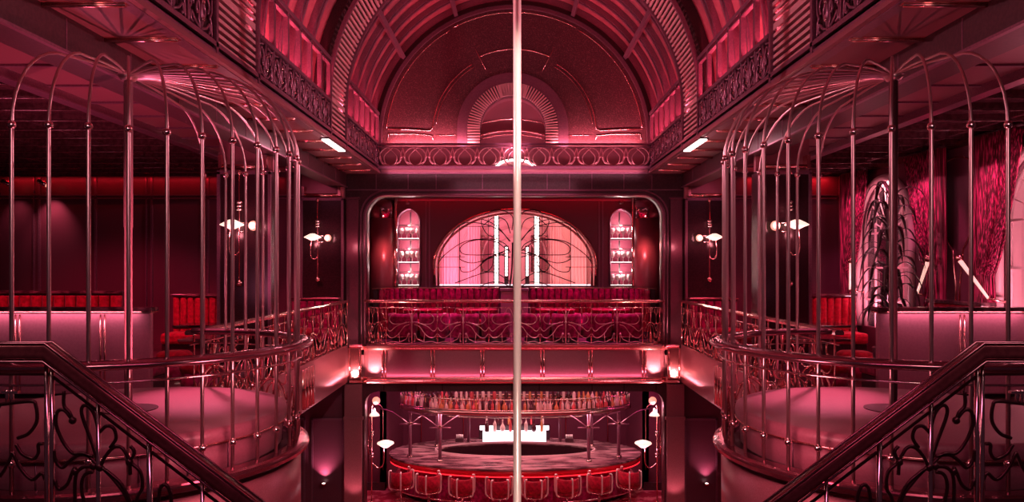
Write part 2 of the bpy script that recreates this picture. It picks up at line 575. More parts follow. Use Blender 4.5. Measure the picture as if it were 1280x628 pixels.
# ground floor walls
lower_open = [(-3.62, 0)] + arc(-3.27, 2.87, 0.35, 180, 90, 8) + arc(3.27, 2.87, 0.35, 90, 0, 8) + [(3.62, 0)]
plate('wall_back_lower', [(-4.1, 0), (-4.1, 3.46)] + [(4.1, 3.46), (4.1, 0)] + lower_open[::-1], [], 18.3, 18.7, 'dark')
for s in (-1, 1):
    trim(MB().box(s * 3.66, s * 4.08, 18.22, 18.30, 0.0, 2.55).box(s * 3.63, s * 4.1, 18.20, 18.31, 2.55, 2.62)
         .box(s * 3.66, s * 4.08, 18.24, 18.3, 2.62, 3.4).box(s * 3.60, s * 4.1, 18.18, 18.31, 0, 0.25), 'panel')
    b = MB().box(s * 4.1, s * 12.5, 18.55, 18.7, 0, 4.1)
    struct('wall_%s_lower' % SIDE[s], b, 'lacquer')
    b = MB()
    for x0, x1 in ((4.15, 4.95), (5.1, 6.3), (6.45, 7.7)):
        for a, bb, c, d in ((x0, x1, 2.48, 2.53), (x0, x1, 0.3, 0.35), (x0, x0 + 0.04, 0.3, 2.53), (x1 - 0.04, x1, 0.3, 2.53)):
            b.box(s * a, s * bb, 18.52, 18.56, c, d)
    trim(b, 'mauve')
    b = MB().box(s * 3.6, s * 4.1, 21.2, 21.4, 0, 4.1).box(s * 3.6, s * 3.75, 21.2, 24.6, 0, 4.1)
    struct('wall_%s_barroom' % SIDE[s], b, 'lacquer')
    b = MB().box(s * 4.1, s * 4.2, 18.7, 21.4, 0, 4.1)
    struct('wall_%s_bay' % SIDE[s], b, 'lacquer')
    # arched moulding and skirting on the bay wall
    pth = [(s * 3.66, 21.19, 0.55), (s * 3.66, 21.19, 2.2)] + [(s * x, 21.19, z) for x, z in arc(3.86, 2.2, 0.2, 180, 0, 10)] + [(s * 4.06, 21.19, 0.55)]
    trim(MB().tube(pth, 0.015, 5), 'copper')
    struct('baseboard_%s' % SIDE[s], MB().box(s * 3.6, s * 4.1, 21.15, 21.2, 0, 0.22), 'dark')
struct('wall_back_barroom', MB().box(-3.8, 3.8, 24.5, 24.7, 0, 4.1), 'lacquer')
b = MB()
for x in (-3.1, -1.55, 0, 1.55):
    b.tube([(x + 0.1, 24.48, 0.5), (x + 0.1, 24.48, 2.6)] + [(x + 0.78 + 0.68 * cos(R(180 - a)), 24.48, 2.6 + 0.5 * sin(R(a))) for a in range(0, 181, 18)] + [(x + 1.46, 24.48, 0.5)], 0.02, 5)
trim(b, 'copper')

# beams at the top of the ground floor opening: seams
b = MB()
for px in (480, 520, 553, 640, 674, 740, 780, 820):
    x = P(px, 480, 18.3)[0]
    b.box(x - 0.008, x + 0.008, 18.285, 18.30, 3.24, 3.45)
trim(b, 'black')

# mezzanine fascia, back ---------------------------------------------------
def mould(y, zs):
    return zs


PR_TOP = [(0, -0.10), (0.05, -0.10), (0.07, -0.06), (0.10, -0.05), (0.12, 0.0), (0.10, 0.03), (0, 0.03)]
PR_BOT = [(0, -0.06), (0.09, -0.06), (0.12, -0.02), (0.10, 0.02), (0.06, 0.04), (0.05, 0.08), (0, 0.08)]


def fascia(path):
    """three runs of balcony edge: panel, top mould, bottom mould"""
    p = [Vector(q) for q in path]
    trim(MB().sweep([q + Vector((0, 0, 3.46)) for q in p], [(-0.05, 0), (0.0, 0), (0.0, 0.9), (-0.05, 0.9)]), 'panel')
    trim(MB().sweep([q + Vector((0, 0, 4.33)) for q in p], PR_TOP), 'copper')
    trim(MB().sweep([q + Vector((0, 0, 3.50)) for q in p], PR_BOT), 'copper')


fascia([(-3.95, 18.3, 0), (-3.62, 18.3, 0), (-3.5, 18.22, 0), (-3.15, 18.22, 0), (3.15, 18.22, 0), (3.5, 18.22, 0), (3.62, 18.3, 0), (3.95, 18.3, 0)])
b = MB()
for px in (480, 541, 603, 678, 738, 805):
    x = P(px, 455, 18.22)[0]
    b.tube([(x - 0.035, 18.20, 3.55), (x - 0.035, 18.20, 4.26)], 0.022, 6).tube([(x + 0.035, 18.20, 3.55), (x + 0.035, 18.20, 4.26)], 0.022, 6)
    for s in (-1, 1):
        b.tube([(x + s * 0.035, 18.2, 4.22), (x + s * 0.06, 18.2, 4.25), (x + s * 0.12, 18.2, 4.265)], 0.014, 5)
trim(b, 'copper')
for s in (-1, 1):
    trim(MB().box(s * 3.66, s * 3.98, 18.16, 18.26, 3.52, 4.28).tube([(s * 3.70, 18.15, 3.55), (s * 3.70, 18.15, 4.26)], 0.02).tube([(s * 3.94, 18.15, 3.55), (s * 3.94, 18.15, 4.26)], 0.02), 'copper')
    cx = CAGES[0][1] if s < 0 else CAGES[1][1]
    # straight side fascia and the rounded apron below the cage
    pts = [(s * W, 18.2, 0), (s * W, 9.2, 0)]
    if s > 0:
        pts = pts[::-1]
    fascia(pts if s < 0 else pts)
    a0, a1 = (100, -70) if s < 0 else (80, 250)
    ap = [(cx + 1.60 * cos(R(a0 + (a1 - a0) * i / 30)), CY + 1.60 * sin(R(a0 + (a1 - a0) * i / 30)), 0) for i in range(31)]
    if s > 0:
        ap = ap[::-1]
    trim(MB().sweep([(x, y, 3.46) for x, y, z in ap], [(0.0, 0), (-0.04, 0), (-0.04, 0.84), (0.0, 0.84)], sm=True), 'panel')
    trim(MB().sweep([(x, y, 3.50) for x, y, z in ap], PR_BOT if s > 0 else PR_BOT), 'copper')
    b = MB()
    for k in range(0, 31, 3):
        x, y, _ = ap[k]
        b.tube([(x + (x - cx) * 0.012, y + (y - CY) * 0.012, 3.55), (x + (x - cx) * 0.012, y + (y - CY) * 0.012, 4.28)], 0.018, 6)
    trim(b, 'copper')
    # pilaster of round reeds on the side fascia
    b = MB()
    for y in (14.35, 14.55, 14.75, 14.95):
        b.tube([(s * 4.0, y, 3.52), (s * 4.0, y, 4.28)], 0.07, 8)
    trim(b, 'copper')

# mezzanine ceiling and the parts hung under it ----------------------------------
for s in (-1, 1):
    xo = XL if s < 0 else XR
    struct('ceiling_%s' % SIDE[s], MB().box(s * 5.84, xo, 3, 18.7, CZ - 0.02, CZ + 0.05), 'ceil')
    struct('ceiling_%s_inner' % SIDE[s], MB().box(s * (GW - 0.04), s * 5.84, 3, 18.4, CZ, CZ + 0.05), 'ceilm')
    trim(MB().box(s * W, s * 4.42, 3, 18.3, 8.14, CZ), 'dark')                       # edge beam
    b = MB()
    y = 3.4
    while y < 18:
        b.box(s * (W - 0.006), s * W, y - 0.008, y + 0.008, 8.16, 8.45)
        y += 1.15
    b.box(s * (W - 0.03), s * (W + 0.02), 3, 18.3, 8.13, 8.155)
    trim(b, 'mauve')
    trim(MB().box(s * 5.78, s * 5.92, 3, 18.4, 8.36, CZ).box(s * 5.76, s * 5.94, 3, 18.4, 8.35, 8.37), 'mauve')   # lip
    b = MB()
    y = 3.5
    while y < 18:
        b.tube([(s * (GW + 0.06), y, CZ - 0.02), (s * W, y, CZ - 0.02)], 0.022, 6)
        b.box(s * (GW + 0.05), s * W, y - 0.05, y + 0.05, CZ - 0.012, CZ)
        y += 1.0
    trim(b, 'copper')
    b = MB()
    y = 3.7
    while y < 18:
        b.box(s * 4.42, s * 5.78, y, y + 0.05, CZ - 0.025, CZ)
        y += 0.95
    trim(b, 'mauve')
    b = MB()
    y = 3.6
    while y < 18:
        b.box(s * 5.92, xo, y, y + 0.09, CZ - 0.10, CZ - 0.02)
        b.tube([(s * 5.95, y + 0.045, CZ - 0.11), (xo, y + 0.045, CZ - 0.11)], 0.015, 5)
        y += 0.75
    x = 7.2
    while x < abs(xo):
        b.box(s * x, s * (x + 0.09), 3.2, 18.3, CZ - 0.09, CZ - 0.02)
        x += 1.25
    trim(b, 'ceil')

# far walls of the two side rooms
struct('wall_left_far', MB().box(XL, -4.1, 18.3, 18.5, MF, CZ), 'lacquer')
struct('wall_right_far', MB().box(4.1, XR + 0.2, 18.3, 18.5, MF, CZ), 'lacquer')
struct('wall_left', MB().box(XL - 0.15, XL, 3, 18.5, MF, CZ), 'lacquer')
for s in (-1, 1):
    xo = -12.6 if s < 0 else 7.75
    b = MB().box(s * 5.3, xo, 18.25, 18.31, 7.93, 7.97).box(s * 5.3, xo, 18.26, 18.31, 7.86, 7.89).box(s * 5.3, xo, 18.2, 18.3, 8.38, 8.45)
    xs = [6.0, 7.35, 8.7, 10.05, 11.4] if s < 0 else [5.95, 6.9]
    for x in xs:
        b.box(s * x, s * (x + 0.05), 18.26, 18.31, MF, 8.38).box(s * (x + 0.14), s * (x + 0.17), 18.26, 18.31, MF, 8.38)
    trim(b, 'mauve')
    # two piers with framed panels, one halfway and one against the back
    for yf, x0, x1 in ((13.0, 4.16, 5.08), (18.05, 4.06, 5.08)):
        trim(MB().box(s * x0, s * x1, yf, yf + (0.35 if yf < 15 else 0.25), MF, 7.84), 'black', 0.02)
        b = MB()
        for a, bb, c, d in ((x0, x1, 7.80, 7.86), (x0, x0 + 0.05, MF, 7.84), (x1 - 0.05, x1, MF, 7.84), (x0, x1, MF, MF + 0.2)):
            b.box(s * a, s * bb, yf - 0.03, yf + 0.01, c, d)
        trim(b, 'mauve')
        trim(MB().box(s * x0, s * x1, yf + 0.1, yf + 0.2, 7.86, CZ), 'panel')
        b = MB().tube([(s * (x0 + 0.05), yf - 0.06, 7.93), (s * (x1 - 0.05), yf - 0.06, 7.93)], 0.035, 8)
        for x in (x0 + 0.08, x1 - 0.08):
            b.box(s * (x - 0.03), s * (x + 0.03), yf - 0.1, yf + 0.12, 7.9, 8.12)
        trim(b, 'copper')

# back wall of the mezzanine with its round-cornered opening -----------------------
up_open = [(-3.58, MF)] + arc(-3.08, 7.44, 0.5, 180, 90, 10) + arc(3.08, 7.44, 0.5, 90, 0, 10) + [(3.58, MF)]
plate('wall_back', [(-4.1, MF), (-4.1, 8.5), (4.1, 8.5), (4.1, MF)] + up_open[::-1], [], 18.32, 18.75, 'dark')
b = MB()
o1 = [(-3.6, MF)] + arc(-3.08, 7.44, 0.52, 180, 90, 10) + arc(3.08, 7.44, 0.52, 90, 0, 10) + [(3.6, MF)]
b.tube([(x, 18.31, z) for x, z in o1], 0.035, 6)
o1 = [(-3.68, MF)] + arc(-3.08, 7.44, 0.62, 180, 90, 10) + arc(3.08, 7.44, 0.62, 90, 0, 10) + [(3.68, MF)]
b.tube([(x, 18.31, z) for x, z in o1], 0.02, 6)
trim(b, 'mauve')
b = MB()
for px in (470, 510, 545, 603, 684, 712, 740, 780, 815):
    x = P(px, 228, 18.3)[0]
    b.box(x - 0.008, x + 0.008, 18.305, 18.33, 8.1, 8.46)
b.box(-4.05, 4.05, 18.26, 18.33, 8.46, 8.52).box(-4.05, 4.05, 18.28, 18.33, 8.07, 8.09)
trim(b, 'mauve')
for s in (-1, 1):
    trim(MB().box(s * 3.75, s * 4.04, 18.24, 18.32, MF, 7.85).box(s * 3.72, s * 4.06, 18.22, 18.33, 7.85, 7.90), 'lacquer', 0.01)

# alcove behind the opening
struct('ceiling_alcove', MB().box(-4.0, 4.0, 18.75, 21.4, 8.15, 8.25), 'lacquer')
for s in (-1, 1):
    struct('wall_%s_alcove' % SIDE[s], MB().box(s * 3.95, s * 4.05, 18.75, 21.4, MF, 8.2), 'lacquer')
    # bowed panel and bright half column beside the niche
    arcp = [(s * (3.62 - 0.33 * cos(R(a))), 20.75 - 0.28 * sin(R(a)), 0) for a in range(0, 181, 15)]
    b = MB().sweep([(x, y, MF) for x, y, _ in arcp], [(0, 0), (0.04, 0), (0.04, 3.2), (0, 3.2)], sm=True)
    trim(b, 'panel')
    trim(MB().sweep([(x, y, MF + 3.2) for x, y, _ in arcp], [(0, 0), (0.04, 0), (0.04, 0.5), (0, 0.5)], sm=True), 'mirror')
    trim(MB().lathe([(0.09, MF), (0.09, 8.1)], (s * 3.36, 20.95, 0), 12), 'panel')
    trim(MB().lathe([(0.05, MF), (0.05, 8.1)], (s * 3.25, 20.72, 0), 10), 'copper')
AY = 21.2
ah = []
AC, AW, AB, AT = 0.02, 2.25, 5.70, 7.83
arch_out = [(AC - AW, AB), (AC - AW, 6.25)] + arc(AC, 6.25, AW, 180, 0, 40, AT - 6.25)[1:-1] + [(AC + AW, 6.25), (AC + AW, AB)]
holes = [arch_out]
NX = {-1: (-3.26, -2.63), 1: (2.66, 3.30)}
for s in (-1, 1):
    x0, x1 = NX[s]
    c, r = (x0 + x1) / 2, (x1 - x0) / 2
    holes.append([(x0, AB), (x0, 7.83 - r)] + arc(c, 7.83 - r, r, 180, 0, 14)[1:-1] + [(x1, 7.83 - r), (x1, AB)])
plate('wall_back_alcove', [(-4.0, MF), (-4.0, 8.2), (4.0, 8.2), (4.0, MF)], holes, AY, AY + 0.2, 'lacquer')
# arch moulding
b = MB()
b.tube([(x, AY - 0.02, z) for x, z in arch_out], 0.05, 6)
o2 = [(AC - AW + 0.1, AB), (AC - AW + 0.1, 6.25)] + arc(AC, 6.25, AW - 0.1, 180, 0, 40, AT - 6.35)[1:-1] + [(AC + AW - 0.1, 6.25), (AC + AW - 0.1, AB)]
b.tube([(x, AY + 0.1, z) for x, z in o2], 0.035, 6)
trim(b, 'copper')
b = MB()
for s in (-1, 1):
    b.tube([(x, AY - 0.01, z) for x, z in holes[1 if s < 0 else 2]], 0.03, 6)
    for x in (2.35, 2.45, 3.42):
        b.box(s * x, s * (x + 0.03), AY - 0.02, AY, MF, 8.15)
b.box(-3.4, -2.5, AY - 0.03, AY, 7.84 - 0.28, 7.84 - 0.24) if False else None
b.box(-3.9, 3.9, AY - 0.1, AY, 8.06, 8.14)
trim(b, 'mauve')
# room behind the arch
struct('wall_back_inner', MB().box(-3.9, 3.9, 23.9, 24.1, MF, 8.4), 'white')
for s in (-1, 1):
    struct('wall_%s_inner' % SIDE[s], MB().box(s * 2.45, s * 2.55, 21.45, 23.9, MF, 8.4), 'white')
trim(MB().box(-2.2, 2.2, 21.75, 21.95, 5.66, 5.72), 'lit')  # emissive ledge added for the bright line at the foot of the arch
struct('ceiling_inner', MB().box(-2.6, 2.6, 21.4, 24, 8.3, 8.4), 'panel')
b = MB()
for r in (0.7, 1.0, 1.3, 1.7):
    b.tube([(x, 23.86, z) for x, z in arc(0, 6.5, r, 0, 180, 24)], 0.03, 5)
b.box(-2.4, 2.4, 23.82, 23.9, 5.5, 5.62)
trim(b, 'white')

# ---- upper gallery: vault, lunette ------------------------------------------------
def vault_out(r, n=48):
    return [(-r, 8.52)] + arc(0, VZ, r, 180, 0, n) + [(r, 8.52)]


struct('ceiling', MB().ring2(vault_out(VR + 0.12), vault_out(VR), 3.2, 18.55), 'vault')
for s in (-1, 1):
    # ledge and layered edge mould of the gallery
    trim(MB().box(s * GW, s * (VR + 0.1), 3.2, 18.3, 8.52, 8.62), 'dark')
    trim(MB().box(s * (GW + .07), s * (GW + .10), 3.2, 18.28, 8.60, 9.12), 'dark')
    b = MB()
    for x0, z0, z1 in ((GW + 0.02, 8.46, 8.52), (GW - 0.03, 8.50, 8.56), (GW + 0.0, 8.56, 8.60), (GW - 0.04, 8.60, 8.65)):
        b.box(s * x0, s * (x0 + 0.12), 3.2, 18.1, z0, z1)
    trim(b, 'mauve')
RIBS = ((8.25, 9.60), (13.40, 14.65))
for y0, y1 in RIBS:
    trim(MB().ring2(vault_out(VR), vault_out(GW + 0.11), y0, y1), 'black')
    b = MB()
    zz = 8.66
    while zz < VZ:
        for s in (-1, 1):
            b.box(s * (GW - 0.0), s * (GW + 0.05), y0 + 0.03, y1 - 0.03, zz, zz + 0.04)
        zz += 0.088
    n = 116
    for i in range(n + 1):
        a = pi * i / n
        ca, sa = cos(a), sin(a)
        tx, tz = -sa * 0.021, ca * 0.021
        vs = []
        for y in (y0 + 0.03, y1 - 0.03):
            for rr, d in ((GW, -1), (GW, 1), (GW + 0.05, 1), (GW + 0.05, -1)):
                vs.append((rr * ca + d * tx, y, VZ + rr * sa + d * tz))
        b.loft([vs[:4], vs[4:]], False, False)
    trim(b, 'slat')
    b = MB()
    for y in (y0, y1):
        b.ring2(vault_out(GW + 0.03), vault_out(GW - 0.04), y - 0.03, y + 0.03)
    trim(b, 'mauve')
# small transverse ribs and purlins in the bays
for y0, y1 in ((3.3, 8.25), (9.60, 13.40), (14.65, 18.3)):
    b = MB()
    k = int((y1 - y0) / 0.72)
    for i in range(1, k):
        y = y0 + (y1 - y0) * i / k
        b.ring2(vault_out(VR), vault_out(VR - 0.11), y - 0.07, y + 0.07)
        b.ring2(vault_out(VR - 0.11), vault_out(VR - 0.14), y - 0.035, y + 0.035)
    trim(b, 'mauve')
    b = MB()
    for a in (37, 65, 90, 115, 143):
        c = Vector((3.36 * cos(R(a)), 0, VZ + 3.36 * sin(R(a))))
        t = Vector((-sin(R(a)), 0, cos(R(a)))) * 0.045
        nn = Vector((cos(R(a)), 0, sin(R(a)))) * 0.06
        b.loft([[c + t + nn + Vector((0, y, 0)), c - t + nn + Vector((0, y, 0)), c - t - nn + Vector((0, y, 0)), c + t - nn + Vector((0, y, 0))] for y in (y0, y1)], False, False)
    trim(b, 'mauve')
# lunette wall
LZ, LCX = 9.57, -0.04
hole = [(LCX - 0.78, 8.7), (LCX - 0.78, LZ)] + arc(LCX, LZ, 0.78, 180, 0, 24)[1:-1] + [(LCX + 0.78, LZ), (LCX + 0.78, 8.7)]
plate('wall_back_lunette', [(-VR, 8.5)] + arc(0, VZ, VR, 180, 0, 48) + [(VR, 8.5)], [hole], 18.35, 18.55, 'lunette')
trim(MB().ring2(vault_out(VR), vault_out(3.20), 18.28, 18.36), 'mauve')
trim(MB().ring2(vault_out(3.38), vault_out(3.28), 18.24, 18.29), 'black')
b = MB()


def rod(p, r=0.014):
    b.tube([(x, 18.345, z) for x, z in p], r, 5)


rod(arc(0, VZ, 3.10, 174, 120, 24))
rod(arc(0, VZ, 3.10, 60, 6, 24))
rod(arc(0, VZ, 3.12, 118, 62, 24), 0.01)
rod([(-3.08, 9.55), (-2.6, 9.54), (-2.05, 9.51), (-1.98, 9.56)] + arc(0, 9.42, 1.98, 174, 121, 20))
rod([(3.08, 9.55), (2.6, 9.54), (2.05, 9.51), (1.98, 9.56)] + arc(0, 9.42, 1.98, 6, 59, 20))
rod(arc(0, 9.42, 1.90, 172, 121, 20), 0.008)
rod(arc(0, 9.42, 1.90, 8, 59, 20), 0.008)
rod(arc(0, 9.42, 2.06, 114, 66, 16))
for s in (-1, 1):
    rod([(s * 3.06, 9.28), (s * 3.04, 9.43), (s * 2.4, 9.43), (s * 1.98, 9.39), (s * 1.96, 9.28)])
    rod([(s * 1.86, 9.40), (s * 1.3, 9.40)], 0.008)
    rod([(s * 0.67, 10.95), (s * 0.98, 11.55)], 0.006)
trim(b, 'copper')
b = MB()


def lun(r):
    return [(LCX - r, 8.7), (LCX - r, LZ)] + arc(LCX, LZ, r, 180, 0, 30)[1:-1] + [(LCX + r, LZ), (LCX + r, 8.7)]


trim(MB().ring2(lun(1.34), lun(1.10), 18.31, 18.36), 'mauve')
b = MB()
zz = 8.72
while zz < LZ:
    for s in (-1, 1):
        b.box(LCX + s * 0.79, LCX + s * 1.09, 18.28, 18.36, zz, zz + 0.035)
    zz += 0.07
for i in range(48):
    a = pi * i / 47
    b.beam((LCX + 0.79 * cos(a), 18.32, LZ + 0.79 * sin(a)), (LCX + 1.09 * cos(a), 18.32, LZ + 1.09 * sin(a)), 0.08, 0.032)
trim(b, 'slat')
trim(MB().box(-3.2, 3.2, 18.25, 18.28, 8.5, 9.10), 'panel')
# niche behind the small arch: curved strips shape the vault's reflection over a panel
trim(MB().box(LCX - 0.9, LCX + 0.9, 18.95, 19.05, 8.6, 10.5), 'panel')
trim(MB().ring2(lun(0.9), lun(0.8), 18.5, 18.95), 'panel')
b = MB()
for z, w in ((9.40, 0.012), (9.50, 0.028), (9.78, 0.012)):
    b.tube([(LCX + x / 10 * 0.80, 18.90, z + 0.12 * (1 - (x / 10) ** 2)) for x in range(-10, 11)], w, 6)
trim(b, 'copper')

# right hand wall with its arched windows --------------------------------------------
WINS = ((14.85, 17.15), (9.9, 12.2))
WH = []
for y0, y1 in WINS:
    c, r = (y0 + y1) / 2, (y1 - y0) / 2
    WH.append([(y0, 4.9), (y0, 6.95)] + [(y, z) for y, z in arc(c, 6.95, r, 180, 0, 24)][1:-1] + [(y1, 6.95), (y1, 4.9)])
plate('wall_right', [(3, MF), (3, CZ), (18.4, CZ), (18.4, MF)], WH, XR, XR + 0.2, 'lacquer', 'yz')
struct('wall_right_outer', MB().box(9.6, 9.7, 3, 19, MF, CZ), 'white')
for k, ((y0, y1), h) in enumerate(zip(WINS, WH)):
    c, r = (y0 + y1) / 2, (y1 - y0) / 2
    wt = thing('window_%d' % (k + 1), (XR, c, 4.9), 'arched window', 'window')
    del wt['label'], wt['category']
    wt['kind'] = 'structure'
    b = MB((XR, c, 4.9))
    b.tube([(XR - 0.03, y, z) for y, z in h], 0.075, 8)
    h2 = [(c + (y - c) * 0.9, 4.9 + (z - 4.9) * 0.96) for y, z in h]
    b.tube([(XR + 0.08, y, z) for y, z in h2], 0.045, 6)
    b.build('frame', 'white', wt)
    b = MB((XR, c, 4.9))
    for f in (-0.5, 0, 0.5):
        y = c + f * r
        b.box(XR + 0.06, XR + 0.1, y - 0.02, y + 0.02, 4.9, 6.95 + math.sqrt(max(0, 1 - f * f)) * r * 0.97)
    for z in (5.5, 6.2, 6.95):
        b.box(XR + 0.06, XR + 0.1, y0 + 0.1, y1 - 0.1, z - 0.02, z + 0.02)
    for a in range(20, 180, 20):
        b.tube([(XR + 0.08, c + 0.35 * cos(R(a)), 6.95 + 0.35 * sin(R(a))), (XR + 0.08, c + r * 0.95 * cos(R(a)), 6.95 + r * 0.95 * sin(R(a)))], 0.015, 5)
    b.tube([(XR + 0.08, c + 0.35 * cos(R(a)), 6.95 + 0.35 * sin(R(a))) for a in range(0, 181, 15)], 0.02, 5)
    b.build('glazing_bar', 'white', wt)
    hm = plate_mesh('pane', [(c + (y - c) * 0.97, 4.9 + (z - 4.9) * 0.98) for y, z in h], [], XR + 0.11, XR + 0.12, 'yz', (XR, c, 4.9))
    hm.materials.append(M['pane'])
    link('pane', hm, wt)
    area((XR + 0.5, c, 8.3), (9.6, c, 6.0), 0.3, 1.8, 55, (1, 0.40, 0.46))
    area((XR + 0.4, c, 4.6), (9.6, c, 6.5), 0.3, 1.8, 190, (1, 0.34, 0.46))
# panelling between the windows
b = MB()
for y in (13.35,):
    for a, c in ((12.55, 14.3),):
        b.tube([(XR - 0.01, a + 0.1, MF), (XR - 0.01, a + 0.1, 7.6)] + [(XR - 0.01, (a + c) / 2 + (c - a - 0.2) / 2 * cos(R(180 - t)), 7.6 + 0.55 * sin(R(t))) for t in range(0, 181, 15)] + [(XR - 0.01, c - 0.1, MF)], 0.02, 5)
    for s in (-1, 1):
        b.tube([(XR - 0.01, y + s * 0.75, 5.2), (XR - 0.01, y + s * 0.72, 6.4), (XR - 0.01, y + s * 0.6, 6.72), (XR - 0.01, y + s * 0.35, 6.75), (XR - 0.01, y + s * 0.15, 6.5), (XR - 0.01, y + s * 0.06, 5.9), (XR - 0.01, y + s * 0.04, 5.0)], 0.02, 5)
b.box(XR - 0.04, XR, 3.2, 18.2, 8.3, 8.42)
trim(b, 'copper')

# landings and stair flights below the two foreground rails
for s in (-1, 1):
    b = MB().box(s * 2.1, s * 4.2, 2.2, 3.7, 4.55, 4.70)
    trim(b, 'dark')
    b = MB()
    for k in range(11):
        b.box(s * (2.1 - 0.25 * (k + 1)), s * (2.1 - 0.25 * k), 2.2, 3.7, 4.36 - 0.19 * k, 4.52 - 0.19 * k) if 2.1 - 0.25 * (k + 1) > -0.7 and 4.36 - 0.19 * k > 0 else None
    trim(b, 'woodfloor')
#PART2
# ================================================================== THINGS
# ---- wrought iron pattern units -----------------------------------------------------
SCROLL = [  # half of one unit: u 0..1 from the middle post, v 0..1 upwards
    [(0, .58), (.06, .78), (.18, .97), (.30, .95), (.33, .86)],
    [(.62, .84), (.80, .79), (.87, .66), (.72, .55), (.40, .55), (.10, .60)],
    [(.10, .53), (.30, .47), (.50, .28), (.70, .17), (.85, .17), (.98, .27)],
    [(.20, .60), (.60, .48), (.80, .36), (.90, .36), (1.0, .46)],
    [(.12, .05), (.12, .30), (.20, .15), (.30, .10), (.50, .04), (.75, .06), (.98, .02)],
    [(.50, .28), (.47, .05)],
    [(.62, .84), (.62, .97)],
]
SPLIT = [  # acanthus panel of the upper gallery
    [(.0, .05), (.18, .25), (.15, .55), (.45, .85), (.72, .70), (.60, .50)],
    [(.0, .05), (.45, .15), (.75, .30), (.80, .12), (.62, .10)],
    [(.0, .95), (.12, .75), (.35, .55), (.32, .38), (.18, .42)],
    [(.95, .95), (.70, .92), (.5, .95), (.3, .97)],
    [(.95, .05), (.9, .35), (.78, .45), (.92, .6), (.95, .95)],
]


def scroll_mb(curves, fn, hw, h, r, o=(0, 0, 0), beads=True, post=True, n=4):
    """fn maps (distance along, height) to a point; hw half width of the unit"""
    b = MB(o)
    for c in curves:
        for s in (-1, 1):
            pts = smooth([(s * u, v, 0) for u, v in c], n)
            b.tube([fn(p.x * hw, p.y * h) for p in pts], r, 5)
    if post:
        b.tube([fn(0, 0), fn(0, h)], r * 1.5, 6)
    if beads:
        for u, v in ((.03, .59), (.1, .06), (.1, .27), (.5, .28), (.47, .05), (.98, .02)):
            for s in (-1, 1):
                b.ball(fn(s * u * hw, v * h), r * 1.9, 6)
    return b


# ---- bird cage booths -----------------------------------------------------------------
ZBALL, ZHUB, ZBEAD, ZBASE, ZRAIL = E + 1.11, E + 1.90, E - 1.52, E - 1.78, E - 0.755
CR = 1.615


def make_cage(s, cx):
    o = Vector((cx, CY, ZBASE))
    t = thing('birdcage', o, 'big round birdcage of slender metal bars over the round daybed on the %s' % SIDE[s], 'cage')
    # one bar with the rib that bends over to the crown, and its two beads
    rib = [(CR, ZBASE), (CR, E - 0.7), (CR, ZBALL)]
    for a in range(10, 91, 10):
        rib.append((CR - 0.66 + 0.66 * cos(R(a)), ZBALL + 0.72 * sin(R(a))))
    for k in range(1, 7):
        q = k / 6
        rib.append(((CR - 0.66) * (1 - q) + 0.03 * q, ZBALL + 0.72 + 0.07 * sin(pi / 2 * q)))
    b = MB((0, 0, ZBASE))
    b.tube([(x, 0, z) for x, z in rib], [0.0165] * 3 + [0.0125] * (len(rib) - 3), 8)
    me = b.mesh('cage_bar')
    me.materials.append(M['bar'])
    bm = MB((0, 0, ZBASE)).ball((CR, 0, ZBALL), 0.034, 10).mesh('bead')
    bm.materials.append(M['chrome'])
    bm2 = MB((0, 0, ZBASE)).ball((CR, 0, ZBEAD), 0.034, 10).mesh('bead')
    bm2.materials.append(M['chrome'])
    for k in range(19):
        a = R(-90 + s * 3 - s * 10 * k)
        c = link('cage_bar', me, t)
        c.rotation_euler = (0, 0, a)
        link('bead', bm, c)
        link('bead', bm2, c)
    # handrail with an opening to the mezzanine side, slim rail below it
    a0, a1 = (-140, 92) if s < 0 else (88, 320)

    def ring(rad, z, aa=a0, bb=a1, n=60):
        return [(cx + rad * cos(R(aa + (bb - aa) * i / n)), CY + rad * sin(R(aa + (bb - aa) * i / n)), z) for i in range(n + 1)]
    MB(o).sweep(ring(CR + 0.05, ZRAIL), [(-.09, -.025), (-.06, -.045), (.06, -.045), (.095, -.028), (.10, 0), (.075, .016), (.02, .028), (-.04, .028), (-.085, .012)], sm=True).build('handrail', 'railtop', t)
    MB(o).tube(ring(CR + 0.04, ZRAIL - 0.15), 0.010, 5).build('lower_rail', 'chrome', t)
    base = [(cx + CR * cos(2 * pi * i / 72), CY + CR * sin(2 * pi * i / 72), ZBASE) for i in range(72)]
    MB(o).sweep(base, [(-.06, -.07), (.05, -.07), (.10, -.045), (.11, -.01), (.085, .0), (.10, .02), (.07, .035), (-.02, .045), (-.06, .03)], True).build('base_ring', 'railtop', t)
    MB(o).lathe([(0.0, 4.33), (CR, 4.33), (CR, 4.40), (0, 4.40)], (cx, CY, 0), 60, False).build('platform', 'dark', t)
    MB(o).lathe([(0.0, ZHUB - .06), (0.07, ZHUB - .05), (0.10, ZHUB), (0.07, ZHUB + .03), (0, ZHUB + .04)], (cx, CY, 0), 16).build('crown_hub', 'bar', t)
    # scrollwork on the arc towards the back
    for k in range(3):
        am = (8 + 27 * (k + .5)) if s < 0 else (172 - 27 * (k + .5))

        def fn(d, h, am=am):
            a = R(am) + d / CR
            return (cx + (CR - 0.02) * cos(a), CY + (CR - 0.02) * sin(a), 4.45 + h)
        scroll_mb(SCROLL, fn, R(13) * CR, 0.82, 0.011, o).build('scroll_panel', 'copper', t)
    return t


